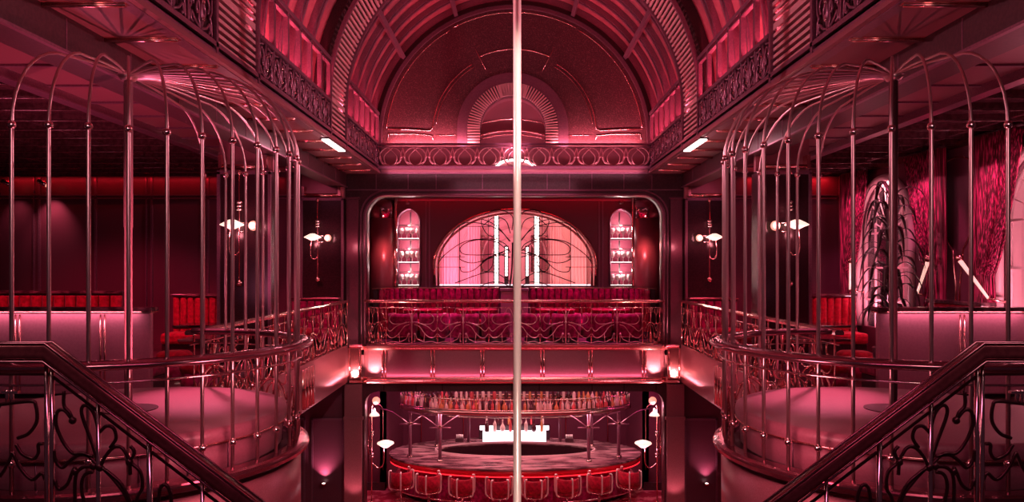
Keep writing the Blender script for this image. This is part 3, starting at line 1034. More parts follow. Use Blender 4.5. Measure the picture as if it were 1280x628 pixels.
for s, cx in CAGES:
    make_cage(s, cx)
    o = (cx, CY, 4.40)
    t = thing('centre_post', (cx, CY, 4.806), 'thin %s post rising through the middle of the %s birdcage' % ('dull rose' if s < 0 else 'near-black', SIDE[s]), 'post')
    b = MB((cx, CY, 4.806)).lathe([(0.036, 4.81), (0.036, 6.6), (0.042, 6.6), (0.042, ZHUB - 0.06)], (cx, CY, 0), 14)
    b.build('shaft', 'postrose' if s < 0 else 'postdark', t)
    MB((cx, CY, 4.806)).lathe([(0, 4.803), (0.27, 4.803), (0.27, 4.812), (0.06, 4.818), (0, 4.82)], (cx, CY, 0), 32, False).build('foot_plate', 'dark', t)
    t = thing('round_daybed', o, 'round rose upholstered daybed standing inside the %s birdcage' % SIDE[s], 'daybed')
    MB(o).lathe([(0, 4.66), (1.47, 4.66), (1.50, 4.68), (1.505, 4.74), (1.49, 4.785), (1.45, 4.80), (0.7, 4.803), (0, 4.803)], (cx, CY, 0), 72).build('cushion', 'suede', t)
    MB(o).lathe([(0, 4.405), (1.43, 4.405), (1.45, 4.43), (1.45, 4.66), (0, 4.66)], (cx, CY, 0), 72).build('base', 'suede', t)
    b = MB(o)
    for k in range(24):
        a = 2 * pi * k / 24
        b.tube([(cx + 1.452 * cos(a), CY + 1.452 * sin(a), 4.42), (cx + 1.452 * cos(a), CY + 1.452 * sin(a), 4.655)], 0.008, 5)
    b.build('seam', 'mauve', t)
    MB(o).tube([(cx + 1.495 * cos(2 * pi * k / 72), CY + 1.495 * sin(2 * pi * k / 72), 4.668) for k in range(72)], 0.012, 6, True).build('piping', 'copper', t)

# ---- dance pole --------------------------------------------------------------------------
px0 = 3.5 * 9.0 / F
t = thing('pole', (px0, 9.0, 0), 'tall shiny pale pole down the middle of the atrium', 'pole')
MB((px0, 9, 0)).lathe([(0.047, 0.03), (0.047, VZ + VR - 0.03)], (px0, 9, 0), 24).build('shaft', 'polegold', t)
MB((px0, 9, 0)).lathe([(0, 0), (0.22, 0), (0.22, 0.02), (0.08, 0.05), (0.05, 0.12), (0, 0.12)], (px0, 9, 0), 24).build('base_plate', 'polegold', t)
MB((px0, 9, 0)).lathe([(0, VZ + VR - .12), (0.05, VZ + VR - .12), (0.12, VZ + VR - .03), (0.14, VZ + VR), (0, VZ + VR)], (px0, 9, 0), 24).build('ceiling_flange', 'polegold', t)

# ---- foreground stair rails ----------------------------------------------------------------
YS = 3.5
ORN = [
    [(80, 489), (80, 507), (87, 516), (91, 526)],
    [(89, 523), (80, 513), (72, 515), (70, 530), (78, 551), (91, 567), (107, 568), (122, 582)],
    [(124, 583), (115, 554), (103, 521), (103, 509), (110, 508), (118, 519), (124, 542)],
    [(125, 586), (131, 572), (142, 560), (152, 560), (160, 572), (162, 578), (163, 594)],
    [(124, 541), (133, 533), (142, 536), (145, 548), (138, 560)],
    [(67, 562), (70, 576), (78, 585), (88, 576), (100, 569), (117, 571)],
    [(128, 585), (144, 602), (158, 622), (164, 645)],
    [(132, 588), (152, 606), (166, 634)],
    [(117, 583), (101, 586), (94, 600), (94, 640)],
    [(117, 590), (106, 594), (102, 610), (108, 640)],
    [(165, 580), (176, 591), (178, 610), (172, 622), (168, 640)],
    [(163, 558), (168, 566), (162, 578)],
    [(197, 640), (200, 612), (208, 607), (214, 622), (212, 640)],
    [(0, 506), (38, 502), (45, 508), (46, 527), (36, 542), (22, 548)],
    [(20, 556), (28, 568), (42, 574), (48, 566), (48, 556), (54, 555)],
    [(16, 566), (8, 584), (0, 596)],
    [(16, 566), (26, 586), (40, 600), (52, 592), (57, 600)],
    [(68, 600), (74, 612), (84, 606), (90, 592), (94, 584)],
    [(-60, 560), (-40, 530), (-20, 540), (0, 506)],
]


def stair_rail(s):
    D = YS

    def q(x, y, dd=0.0):
        p = P(x, y, D)
        return Vector((s * -p[0], D + dd, p[2]))
    base = Vector((s * 2.14, D, 4.70))
    t = thing('stair_railing', base, 'dark curled ironwork stair railing with copper handrail in the %s foreground' % SIDE[s], 'railing')
    prof = [(-.045, -.030), (-.030, -.042), (.030, -.042), (.045, -.030), (.048, -.012), (.036, .004), (.038, .016), (.020, .030), (-.020, .030), (-.038, .016), (-.036, .004), (-.048, -.012)]
    b = MB(base)
    p0, p1, p2 = q(-330, 438), q(61, 438), q(560, 438 + 499 * 0.755)
    rings = []
    for p in (p0, p1, p2):
        rings.append([p + Vector((0, f, g * (1.12 if p is not p0 else 1))) for f, g in prof])
    b.loft(rings, False, True)
    b.build('handrail', 'copper' if False else M['railwood'], t)
    b = MB(base)
    for dy in (13, -9):
        for dd in ((-.046,) if dy > 0 else (-.032, .03)):
            b.tube([q(-330, 438 + dy, dd), q(61, 438 + dy, dd), q(560, 438 + dy + 499 * .755, dd)], 0.006, 5)
    b.build('bead_moulding', 'railtop', t)
    MB(base).tube([q(-330, 467), q(62, 468), q(500, 468 + 438 * .765)], 0.008, 6).build('lower_rail', 'iron', t)
    for xx, r in ((58.5, .011), (65, .011), (123, .0105), (187, .014), (253, .010), (318, .010), (384, .010), (-7, .010), (-73, .010), (-140, .010)):
        yt = 446 if xx < 62 else 446 + (xx - 61) * .755
        top = q(xx, yt)
        zb = 4.70 if xx < 80 else 4.70 - (xx - 60) * 0.755 / 271.4
        b = MB(base).tube([(top.x, D, zb), top], r, 8)
        b.build('newel_post' if xx in (58.5, 65) else 'baluster', 'chrome', t)
    b = MB(base)
    for c in ORN:
        b.tube([q(p.x, p.y) for p in smooth([(x, y, 0) for x, y in c], 5)], 0.0088, 6)
    for x, y in ((125, 585), (91, 526), (94, 590), (162, 578), (117, 583)):
        b.ball(q(x, y), .018, 8)
    for k in range(3):          # the same curls go on down the flight, out of frame
        pass
    b.build('scrollwork', 'iron', t)
    b = MB(base)
    for x in (12, 18):
        b.tube([q(x - 3, 504), q(x - 3, 488)], .008, 6)
    b.box(q(4, 0).x, q(24, 0).x, D - .012, D + .012, q(0, 492).z, q(0, 489).z)
    b.build('cluster', 'chrome', t)


for s in (-1, 1):
    stair_rail(s)

# ---- balcony railings ---------------------------------------------------------------------
HZ = 0.96
t = thing('balcony_railing', (0, 18.22, MF), 'ornate scrolled iron railing across the back balcony above the bar', 'railing')
o = (0, 18.22, MF)
path = [(-3.62, 18.42, 0), (-3.55, 18.30, 0), (-3.42, 18.22, 0), (3.42, 18.22, 0), (3.55, 18.30, 0), (3.62, 18.42, 0)]
MB(o).sweep([Vector(p) + Vector((0, 0, E - 0.80)) for p in path], [(-.06, -.03), (0, -.045), (.06, -.03), (.07, .0), (.05, .03), (0, .04), (-.05, .03), (-.07, 0)], sm=True).build('handrail', 'copper', t)
MB(o).tube([Vector(p) + Vector((0, 0, E - 0.955)) for p in path], 0.010, 5).build('lower_rail', 'chrome', t)
MB(o).tube([Vector(p) + Vector((0, 0, MF + .03)) for p in path], 0.012, 5).build('bottom_rail', 'chrome', t)
h = E - 0.955 - MF - 0.03
me = scroll_mb(SCROLL, lambda d, v: (d, 0, v), 0.615, h, 0.0095).mesh('scroll_panel')
me.materials.append(M['ringmetal'])
for k in range(-2, 3):
    c = link('scroll_panel', me, t)
    c.location = (k * 1.23, 0, .03)
for k in range(-5, 6):
    x = k * 0.615
    MB(o).tube([(x, 18.22, MF), (x, 18.22, E - 0.83)], 0.012, 6).build('baluster', 'copper', t)
me2 = scroll_mb(SCROLL, lambda d, v: (d, 0, v), 0.16, h, 0.009, n=3).mesh('end_scroll')
me2.materials.append(M['copper'])
for s in (-1, 1):
    c = link('end_scroll', me2, t)
    c.location = (s * 3.27, 0.02, .03)
    c = link('end_scroll', me2, t)
    c.location = (s * 3.50, 0.08, .03)
    c.rotation_euler = (0, 0, s * R(40))
me3 = scroll_mb(SCROLL, lambda d, v: (0, d, v), 0.6, h, 0.012).mesh('scroll_panel')
me3.materials.append(M['copper'])
for s in (-1, 1):
    o = (s * 4.0, 18.1, MF)
    t = thing('balcony_railing', o, 'scrolled iron railing along the %s side balcony behind the birdcage' % SIDE[s], 'railing')
    y0 = 9.35
    MB(o).sweep([(s * 4.0, 18.2, E - .80), (s * 4.0, y0, E - .80)], [(-.05, -.03), (.05, -.03), (.06, 0), (.04, .03), (-.04, .03), (-.06, 0)]).build('handrail', 'copper', t)
    MB(o).tube([(s * 4.0, 18.2, E - .955), (s * 4.0, y0, E - .955)], .010, 5).build('lower_rail', 'chrome', t)
    MB(o).tube([(s * 4.0, 18.2, MF + .03), (s * 4.0, y0, MF + .03)], .012, 5).build('bottom_rail', 'chrome', t)
    for k in range(7):
        c = link('scroll_panel', me3, t)
        c.location = (0, -0.55 - 1.24 * k, .03)
    for k in range(15):
        y = 18.17 - 0.62 * k
        MB(o).tube([(s * 4.0, y, MF), (s * 4.0, y, E - .82)], .012, 6).build('baluster', 'copper', t)

# ---- upper gallery balustrades ----------------------------------------------------------------
h = 0.46
mg = scroll_mb(SPLIT, lambda d, v: (0, d, v), 0.30, h, 0.016, beads=False).mesh('scroll_panel')
mg.materials.append(M['mauve'])
for s in (-1, 1):
    for k, (y0, y1) in enumerate(((3.6, 8.22), (9.63, 13.37), (14.68, 18.1))):
        o = (s * GW, y0, 8.62)
        t = thing('gallery_balustrade', o, '%s balustrade of the upper %s gallery with leafy ironwork below its posts' % (('nearest', 'middle', 'farthest')[k], SIDE[s]), 'balustrade')
        b = MB(o).box(s * (GW - .05), s * (GW + .07), y0, y1, 9.12, 9.17).box(s * (GW - .02), s * (GW + .04), y0, y1, 8.62, 8.67)
        b.build('middle_rail', 'mauve', t)
        MB(o).box(s * (GW - .05), s * (GW + .06), y0, y1, 9.84, 9.90).box(s * (GW - .03), s * (GW + .03), y0, y1, 9.78, 9.80).build('handrail', 'mauve', t)
        n = round((y1 - y0) / 0.62)
        st = (y1 - y0) / n
        for i in range(n + 1):
            y = y0 + st * i
            MB(o).box(s * (GW - .03), s * (GW + .04), y - .035, y + .035, 9.17, 9.84).build('post', 'mauve', t)
            if i < n:
                c = link('scroll_panel', mg, t)
                c.location = (0, st * (i + .5), .04)
                MB(o).box(s * (GW - .02), s * (GW + .03), y - .02, y + .02, 8.66, 9.12).build('divider', 'mauve', t)
        for i in range(n):
            for v in (.12, .30):
                MB(o).ball((s * (GW - .03), y0 + st * (i + .5), 8.66 + v), .022, 6).build('rosette', 'chrome', t)
o = (0, 18.08, 8.60)
t = thing('gallery_balustrade', o, 'low balustrade of linked rings across the back of the upper gallery', 'balustrade')
MB(o).box(-3.24, 3.24, 18.02, 18.16, 9.12, 9.16).box(-3.2, 3.2, 18.04, 18.13, 9.06, 9.085).build('handrail', 'mauve', t)
MB(o).box(-3.24, 3.24, 18.02, 18.16, 8.56, 8.62).build('bottom_rail', 'mauve', t)
b = MB()
b.tube([(.26 * cos(R(a)), 0, .24 + .23 * sin(R(a))) for a in range(0, 360, 12)], .014, 6, True)
for s in (-1, 1):
    b.tube(smooth([(s * .0, 0, .02), (s * .12, 0, .10), (s * .15, 0, .24), (s * .06, 0, .36), (s * -.06, 0, .46)], 5), .013, 5)
    b.tube(smooth([(s * .0, 0, .02), (s * .2, 0, .12), (s * .24, 0, .25), (s * .30, 0, .46)], 5), .012, 5)
    b.ball((s * .26, 0, .24), .03, 6)
mr = b.mesh('ring_panel')
mr.materials.append(M['ringmetal'])
for k in range(11):
    c = link('ring_panel', mr, t)
    c.location = ((k - 5) * .59, 0, .0)
# glowing arch lamp behind that balustrade
o = (0.02, 18.20, 8.55)
t = thing('arch_lamp', o, 'small glowing white arch lamp behind the middle of the ring balustrade', 'lamp')
b = MB(o)
for i in range(13):
    a = R(12 + 156 * i / 13)
    a2 = R(12 + 156 * (i + .8) / 13)
    b.loft([[(0.02 + r * cos(x) * 1.05, y, 8.58 + r * sin(x) * .45) for r, y in ((.40, 18.17), (.50, 18.17), (.50, 18.21), (.40, 18.21))] for x in (a, a2)], False, False)
b.build('lit_segment', 'led', t)
MB(o).tube([(0.02 + .53 * cos(R(a)), 18.20, 8.58 + .25 * sin(R(a))) for a in range(0, 181, 10)], .02, 6).build('frame', 'dark', t)
# bright strips on the underside of the gallery
for s in (-1, 1):
    o = (s * 3.30, 13.0, 8.44)
    t = thing('strip_light', o, 'bright white strip light under the %s gallery edge' % SIDE[s], 'light')
    MB(o).box(s * 3.24, s * 3.36, 13.25, 14.55, 8.425, 8.445).build('diffuser', 'led', t)
    MB(o).box(s * 3.22, s * 3.38, 13.2, 14.6, 8.445, 8.465).build('housing', 'dark', t)

# ---- wall lamps on the piers ------------------------------------------------------------------
def sconce(loc, s, label):
    """rod with collars, saucer shade and hook; s points away from the atrium"""
    t = thing('wall_lamp', loc, label, 'lamp', 'saucer wall lamps on the dark piers')
    MB().tube([(0, 0, -.02), (0, 0, -1.86)], .013, 8).build('rod', 'copper', t)
    MB().ball((0, 0, 0), .045, 10).box(-.02, .02, 0, .09, -.03, .03).build('finial', 'copper', t)
    for z in (-.50, -.56, -.62):
        MB().lathe([(.0, z - .022), (.055, z - .022), (.06, z), (.055, z + .022), (0, z + .022)], (0, 0, 0), 14).build('collar', 'chrome', t)
    for z in (-.85, -1.0):
        MB().tube([(-s * .0, 0, z), (-s * .12, 0, z)], .008, 6).ball((-s * .125, 0, z), .016, 6).build('arm', 'chrome', t)
    MB().tube([(0, 0, -1.0), (0, .09, -1.0)], .012, 6).build('wall_bracket', 'chrome', t)
    x = s * .11
    MB().lathe([(0, -.96), (.05, -.955), (.13, -.915), (.195, -.895), (.20, -.88), (.12, -.835), (.05, -.80), (0, -.795)], (x, -.03, 0), 20).build('shade', 'shade', t)
    MB().tube(smooth([(x + s * .03, -.03, -.95), (x + s * .05, -.03, -1.2), (x + s * .03, -.03, -1.36), (x - s * .05, -.03, -1.40), (0, 0, -1.34)], 6), .012, 6).build('hook', 'copper', t)
    MB().ball((0, 0, -1.88), .06, 10).build('ball_finial', 'copper', t)
    g = MB().ball((-s * .24, .0, -.90), .085, 10).build('globe', 'bulb', t)
    MB().tube([(-s * .24, .06, -.90), (-s * .24, .10, -.90)], .05, 8).build('globe_mount', 'copper', g)
    point((loc[0] + x, loc[1] - .12, loc[2] - 1.05), 3, SALMON, .05)
    point((loc[0] - s * .24, loc[1] - .14, loc[2] - .9), 8, SALMON, .06)
    return t


sconce(P(299, 216, 12.88), -1, 'saucer wall lamp on the nearer dark pier, behind the left birdcage')
sconce(P(397, 250, 17.93), -1, 'saucer wall lamp on the far left pier beside the back opening')
sconce(P(987, 216, 12.88), 1, 'saucer wall lamp on the nearer dark pier, behind the right birdcage')
sconce(P(887, 250, 17.93), 1, 'saucer wall lamp on the far right pier beside the back opening')


# lamps at the two jambs of the bar room
for s in (-1, 1):
    o = (s * 3.55, 18.9, 0.9)
    t = thing('jamb_lamp', o, 'tall two-shade wall lamp at the %s side of the bar room opening' % SIDE[s], 'lamp')
    x0 = s * 3.55
    MB(o).tube([(x0, 18.9, 0.35), (x0, 18.9, 2.75)], .018, 8).build('rod', 'copper', t)
    MB(o).ball((x0, 18.9, 0.35), .05).build('finial', 'copper', t)
    MB(o).ball((x0, 18.9, 2.75), .04).build('finial', 'copper', t)
    for z in (2.05, 2.12, 1.5, 1.57):
        MB(o).lathe([(0, z - .02), (.05, z - .02), (.055, z), (.05, z + .02), (0, z + .02)], (x0, 18.9, 0), 12).build('collar', 'chrome', t)
    b = MB(o)
    for z in (1.68, 1.88):
        b.tube([(x0, 18.9, z), (s * 3.66, 18.9, z)], .012, 6)
    b.tube([(s * 3.64, 18.9, 1.55), (s * 3.64, 18.9, 2.0)], .012, 6)
    b.build('bracket', 'copper', t)
    MB(o).lathe([(.13, 2.52), (.10, 2.57), (.04, 2.62), (.02, 2.70), (0, 2.70)], (x0 - s * .07, 18.9, 0), 16).build('upper_shade', 'shade', t)
    MB(o).lathe([(0, 1.72), (.06, 1.73), (.15, 1.79), (.21, 1.83), (.20, 1.86), (.10, 1.90), (0, 1.91)], (s * 3.20, 18.88, 0), 20).build('saucer_shade', 'shade', t)
    MB(o).tube(smooth([(s * 3.24, 18.88, 1.74), (s * 3.24, 18.88, 1.45), (s * 3.27, 18.88, 1.30), (s * 3.38, 18.9, 1.22), (x0, 18.9, 1.35)], 6), .014, 6).build('hook', 'copper', t)
    MB(o).ball((x0 - s * .10, 18.97, 2.88), .10).build('globe', 'bulb', t)
    point((s * 3.2, 18.75, 1.65), 5, ROSE)
    point((x0 - s * .10, 18.85, 2.75), 5, ROSE)
# upright floor spots on the ground floor walls
for s in (-1, 1):
    c = P(404, 606, 18.4) if s < 0 else P(884, 606, 18.4)
    o = (c[0], 18.5, c[2])
    t = thing('uplight', o, 'small uplight low on the ground floor wall at %s, fanning light upward' % SIDE[s], 'light')
    MB(o).lathe([(0, c[2] - .04), (.05, c[2] - .04), (.09, c[2]), (.08, c[2] + .01), (0, c[2] + .01)], (c[0], 18.44, 0), 14).build('bowl', 'copper', t)
    MB(o).lathe([(0, c[2] + .011), (.035, c[2] + .011), (.035, c[2] + .018), (0, c[2] + .018)], (c[0], 18.44, 0), 12, False).build('lens', 'led', t)
    MB(o).box(c[0] - .03, c[0] + .03, 18.47, 18.56, c[2] - .04, c[2]).build('bracket', 'copper', t)
    spot((c[0], 18.40, c[2] + .05), (c[0], 18.55, c[2] + 1.0), 70 if s < 0 else 30, 95, ROSE, 1.0, .01)
# small spots over the glass niches
for s in (-1, 1):
    x = s * 2.96
    o = (x, 21.05, 8.02)
    t = thing('downlight', o, 'little downlight above the %s niche of goblets' % SIDE[s], 'light')
    MB(o).lathe([(.03, 7.97), (.06, 7.97), (.06, 8.06), (0, 8.06), (0, 8.05), (.03, 8.05)], (x, 21.02, 0), 14).build('can', 'dark', t)
    MB(o).lathe([(0, 7.972), (.03, 7.972), (.03, 7.98), (0, 7.98)], (x, 21.02, 0), 12, False).build('lens', 'led', t)
    spot((x, 21.02, 7.96), (x, 21.2, 7.3), 26, 80, ROSE, .8, .01)

for x, y, lab in ((8, 229, 'small wall spotlight at the far left edge, by the red cove'), (53, 229, 'second small wall spotlight from the left edge, below the red cove')):
    c = P(x, y, 18.0)
    t = thing('wall_spotlight', c, lab, 'light')
    MB(c).tube([(c[0], 18.26, c[2] + .05), (c[0], 18.05, c[2] + .05), (c[0], 18.0, c[2])], .018, 6).build('arm', 'copper', t)
    MB(c).tube([(c[0] - .10, 17.99, c[2] + .05), (c[0] + .10, 18.0, c[2] - .05)], .05, 10).build('can', 'chrome', t)
    MB(c).ball((c[0] + .10, 18.0, c[2] - .055), .045).build('bulb', 'bulb', t)
    spot((c[0] + .12, 17.9, c[2] - .1), (c[0] + .1, 18.3, c[2] - 1.2), 20 if x < 20 else 80, 75, SALMON, 1, .02)

# ---- glass niches ---------------------------------------------------------------------------
gob = MB().lathe([(0, 0), (.05, 0), (.05, .008), (.011, .016), (.011, .11), (.035, .125), (.068, .17), (.072, .23), (.056, .30), (.05, .30), (.064, .23), (.06, .175), (.02, .135), (0, .13)], (0, 0, 0), 14).mesh('goblet')
gob.materials.append(M['glass'])
for s in (-1, 1):
    x0, x1 = NX[s]
    c, r = (x0 + x1) / 2, (x1 - x0) / 2
    o = (c, 21.4, AB)
    t = thing('display_niche', o, '%s tall arched niche with lit back and three shelves of goblets' % SIDE[s], 'niche')
    out = [(x0 - .03, AB - .02), (x0 - .03, 7.83 - r)] + arc(c, 7.83 - r, r + .03, 180, 0, 14)[1:-1] + [(x1 + .03, 7.83 - r), (x1 + .03, AB - .02)]
    m = plate_mesh('back', out, [], 21.58, 21.62, 'xz', o)
    m.materials.append(M['nichelit'])
    link('back', m, t)
    inn = [(c + (x - c) * .93, AB + (z - AB) * .985) for x, z in out]
    MB(o).ring2(out, inn, 21.4, 21.58).build('lining', 'lacquer', t)
    MB(o).box(c - .02, c + .02, 21.56, 21.58, AB, 7.78).box(x0, x1, 21.56, 21.58, 7.40, 7.42).build('mullion', 'dark', t)
    for j, z in enumerate((7.02, 6.36, 5.72)):
        sh = MB(o).box(x0 - .02, x1 + .02, 21.22, 21.56, z - .04, z).build('shelf', 'mauve', t)
        MB(o).box(x0, x1, 21.215, 21.22, z - .006, z + .004).build('lit_edge', 'led', sh)
        MB(o).tube([(x0, 21.24, z + .36), (x1, 21.24, z + .36)], .010, 6).build('rail', 'chrome', t)
        for i in range(4):
            g = link('goblet', gob)
            g.location = (x0 + .09 + i * .152, 21.33, z)
            tag(g, '%s pale goblet from the left on the %s shelf of the %s niche' % (ORD[i], ('top', 'middle', 'bottom')[j], SIDE[s]), 'goblet', 'goblets in the arched niches')
        point((c, 21.24, z + .40), 11, (1, .72, .68), .04)

# ---- iron tree grille in the big arch -----------------------------------------------------------
TREE = [
    [(637, 352), (621, 342), (606, 341), (569, 354)],
    [(636, 358), (625, 353), (610, 354), (600, 359)],
    [(638, 322), (621, 318), (601, 319), (580, 318), (575, 311), (582, 304), (598, 300), (619, 302), (636, 314)],
    [(637, 316), (619, 321), (592, 329), (576, 325), (575, 319)],
    [(635, 312), (611, 323), (592, 338), (578, 340), (575, 334)],
    [(637, 302), (621, 283), (602, 275), (608, 292), (622, 298)],
    [(547, 330), (558, 317), (582, 302), (613, 299), (631, 305), (638, 316)],
    [(638, 302), (623, 287), (598, 279), (576, 281), (561, 298)],
    [(629, 316), (613, 321), (603, 328), (602, 335), (608, 340), (615, 333), (617, 322)],
    [(638, 292), (632, 276), (618, 272), (604, 282)],
    [(640, 288), (640, 270), (622, 262), (606, 268)],
]
AGY = 21.12
o = (0.02, AGY, AB)
t = thing('iron_tree_grille', o, 'wrought iron tree with sweeping branches in the big lit arch', 'grille')
b = MB(o)
for dx in (-.09, -.03, .04, .09):
    b.tube(smooth([(AC + dx * 1.6, AGY, AB), (AC + dx, AGY, 6.2), (AC + dx * .8, AGY, 6.9)], 4), .022, 6)
b.build('trunk', 'black_iron', t)
for c in TREE:
    for s in (-1, 1):
        pts = []
        for p in smooth([(x, y, 0) for x, y in c], 5):
            q = P(p.x, p.y, AGY)
            pts.append((AC + s * (q[0] - AC), AGY, max(q[2], AB)))
        MB(o).tube(pts, .0135, 5).build('branch', 'black_iron', t)
for x in (-2.0, -1.55, -.75, .75, 1.55, 2.0):
    zt = 6.25 + (AT - 6.25) * math.sqrt(max(0, 1 - (x / AW) ** 2))
    MB(o).tube([(AC + x, AGY + .05, AB), (AC + x, AGY + .05, zt)], .009, 5).build('glazing_bar', 'black_iron', t)
for z, w in ((6.22, 2.2), (6.5, 2.2), (7.35, 1.5)):
    for s in (-1, 1):
        MB(o).tube([(AC + s * w, AGY + .05, z), (AC + s * (w - .8), AGY + .05, z)], .009, 5).build('glazing_bar', 'black_iron', t)

# marquee strips and drapes in the room behind the arch
for px, w, z0, z1, lab in ((620.5, .11, 357, 272, 'taller lit bulb strip left of the pole in the arch'), (671, .13, 357, 272, 'taller lit bulb strip right of the pole in the arch'),
                           (633, .07, 345, 309, 'short lit bulb strip nearest the left of the pole in the arch'), (659, .07, 345, 309, 'short lit bulb strip nearest the right of the pole in the arch')):
    D = 22.6 if w > .1 else 23.2
    p = P(px, z0, D)
    zt = P(px, z1, D)[2]
    o = (p[0], D, MF)
    t = thing('marquee_light', o, lab, 'light')
    MB(o).box(p[0] - w / 2 - .03, p[0] + w / 2 + .03, D, D + .08, MF, zt + .04).build('housing', 'black', t)
    b = MB(o)
    z = p[2]
    while z < zt:
        b.box(p[0] - w / 2, p[0] + w / 2, D - .015, D, z, z + .075)
        z += .10
    b.build('lamp_row', 'led', t)


def pleats(x0, x1, y, z0, z1, amp, n, gather=None, o=(0, 0, 0)):
    """hanging cloth between x0 and x1 at depth y, thick, pleated; gather(t)->(x0,x1)"""
    b = MB(o)
    nz, nx = 14, n * 6
    rings = []
    for i in range(nz + 1):
        tt = i / nz
        a, c = gather(tt) if gather else (x0, x1)
        fr, bk = [], []
        for k in range(nx + 1):
            u = k / nx
            d = amp * sin(2 * pi * n * u) + amp * .4 * sin(2 * pi * n * 2.3 * u + 1)
            fr.append((a + (c - a) * u, y + d, z0 + (z1 - z0) * tt))
            bk.append((a + (c - a) * u, y + d + .012, z0 + (z1 - z0) * tt))
        rings.append(fr + bk[::-1])
    return b.loft(rings, False, True)


for x0, x1, lab in ((-2.25, -1.75, 'pale pleated drape at the far left inside the arch'), (-1.45, -1.05, 'pale pleated drape between the arch edge and left bulb strip'),
                    (1.05, 1.45, 'pale pleated drape between the right bulb strip and arch edge'), (1.75, 2.25, 'pale pleated drape at the far right inside the arch')):
    d = pleats(x0, x1, 23.5, MF, 7.6, .05, 5, None, (x0, 23.5, MF)).build('drape', 'drape')
    d.location = (x0, 23.5, MF)
    tag(d, lab, 'drape', 'drapes in the room behind the arch')
# framed glowing sign panels between the drapes
for s in (-1, 1):
    o = (s * .9, 23.7, 6.6)
    t = thing('wall_picture', (s * 1.25, 23.82, 6.2), 'framed pale panel on the wall behind the arch, %s of the trunk' % SIDE[s], 'panel')
    o = (s * 1.25, 23.82, 6.2)
    MB(o).box(s * .55, s * 1.0, 23.86, 23.9, 6.1, 7.2).build('board', 'panel', t)
    b = MB(o)
    for a, bb, c, d in ((.52, 1.03, 7.17, 7.23), (.52, 1.03, 6.07, 6.13), (.52, .58, 6.1, 7.2), (.97, 1.03, 6.1, 7.2)):
        b.box(s * a, s * bb, 23.84, 23.9, c, d)
    b.build('frame', 'copper', t)
#PART3
# ---- booths of the two side rooms ------------------------------------------------------------------
def channel_back(b, x0, x1, y, z0, z1, r, face=-1):
    """row of upright padded channels"""
    n = max(2, round(abs(x1 - x0) / (2 * r)))
    for i in range(n):
        x = x0 + (x1 - x0) * (i + .5) / n
        rr = abs(x1 - x0) / n / 2
        b.loft([[(x + rr * cos(R(a)), y + face * r * .9 * sin(R(a)), z) for a in range(0, 181, 30)] for z in (z0, z0 + .03, z1 - .03, z1)], False, True)
    return b


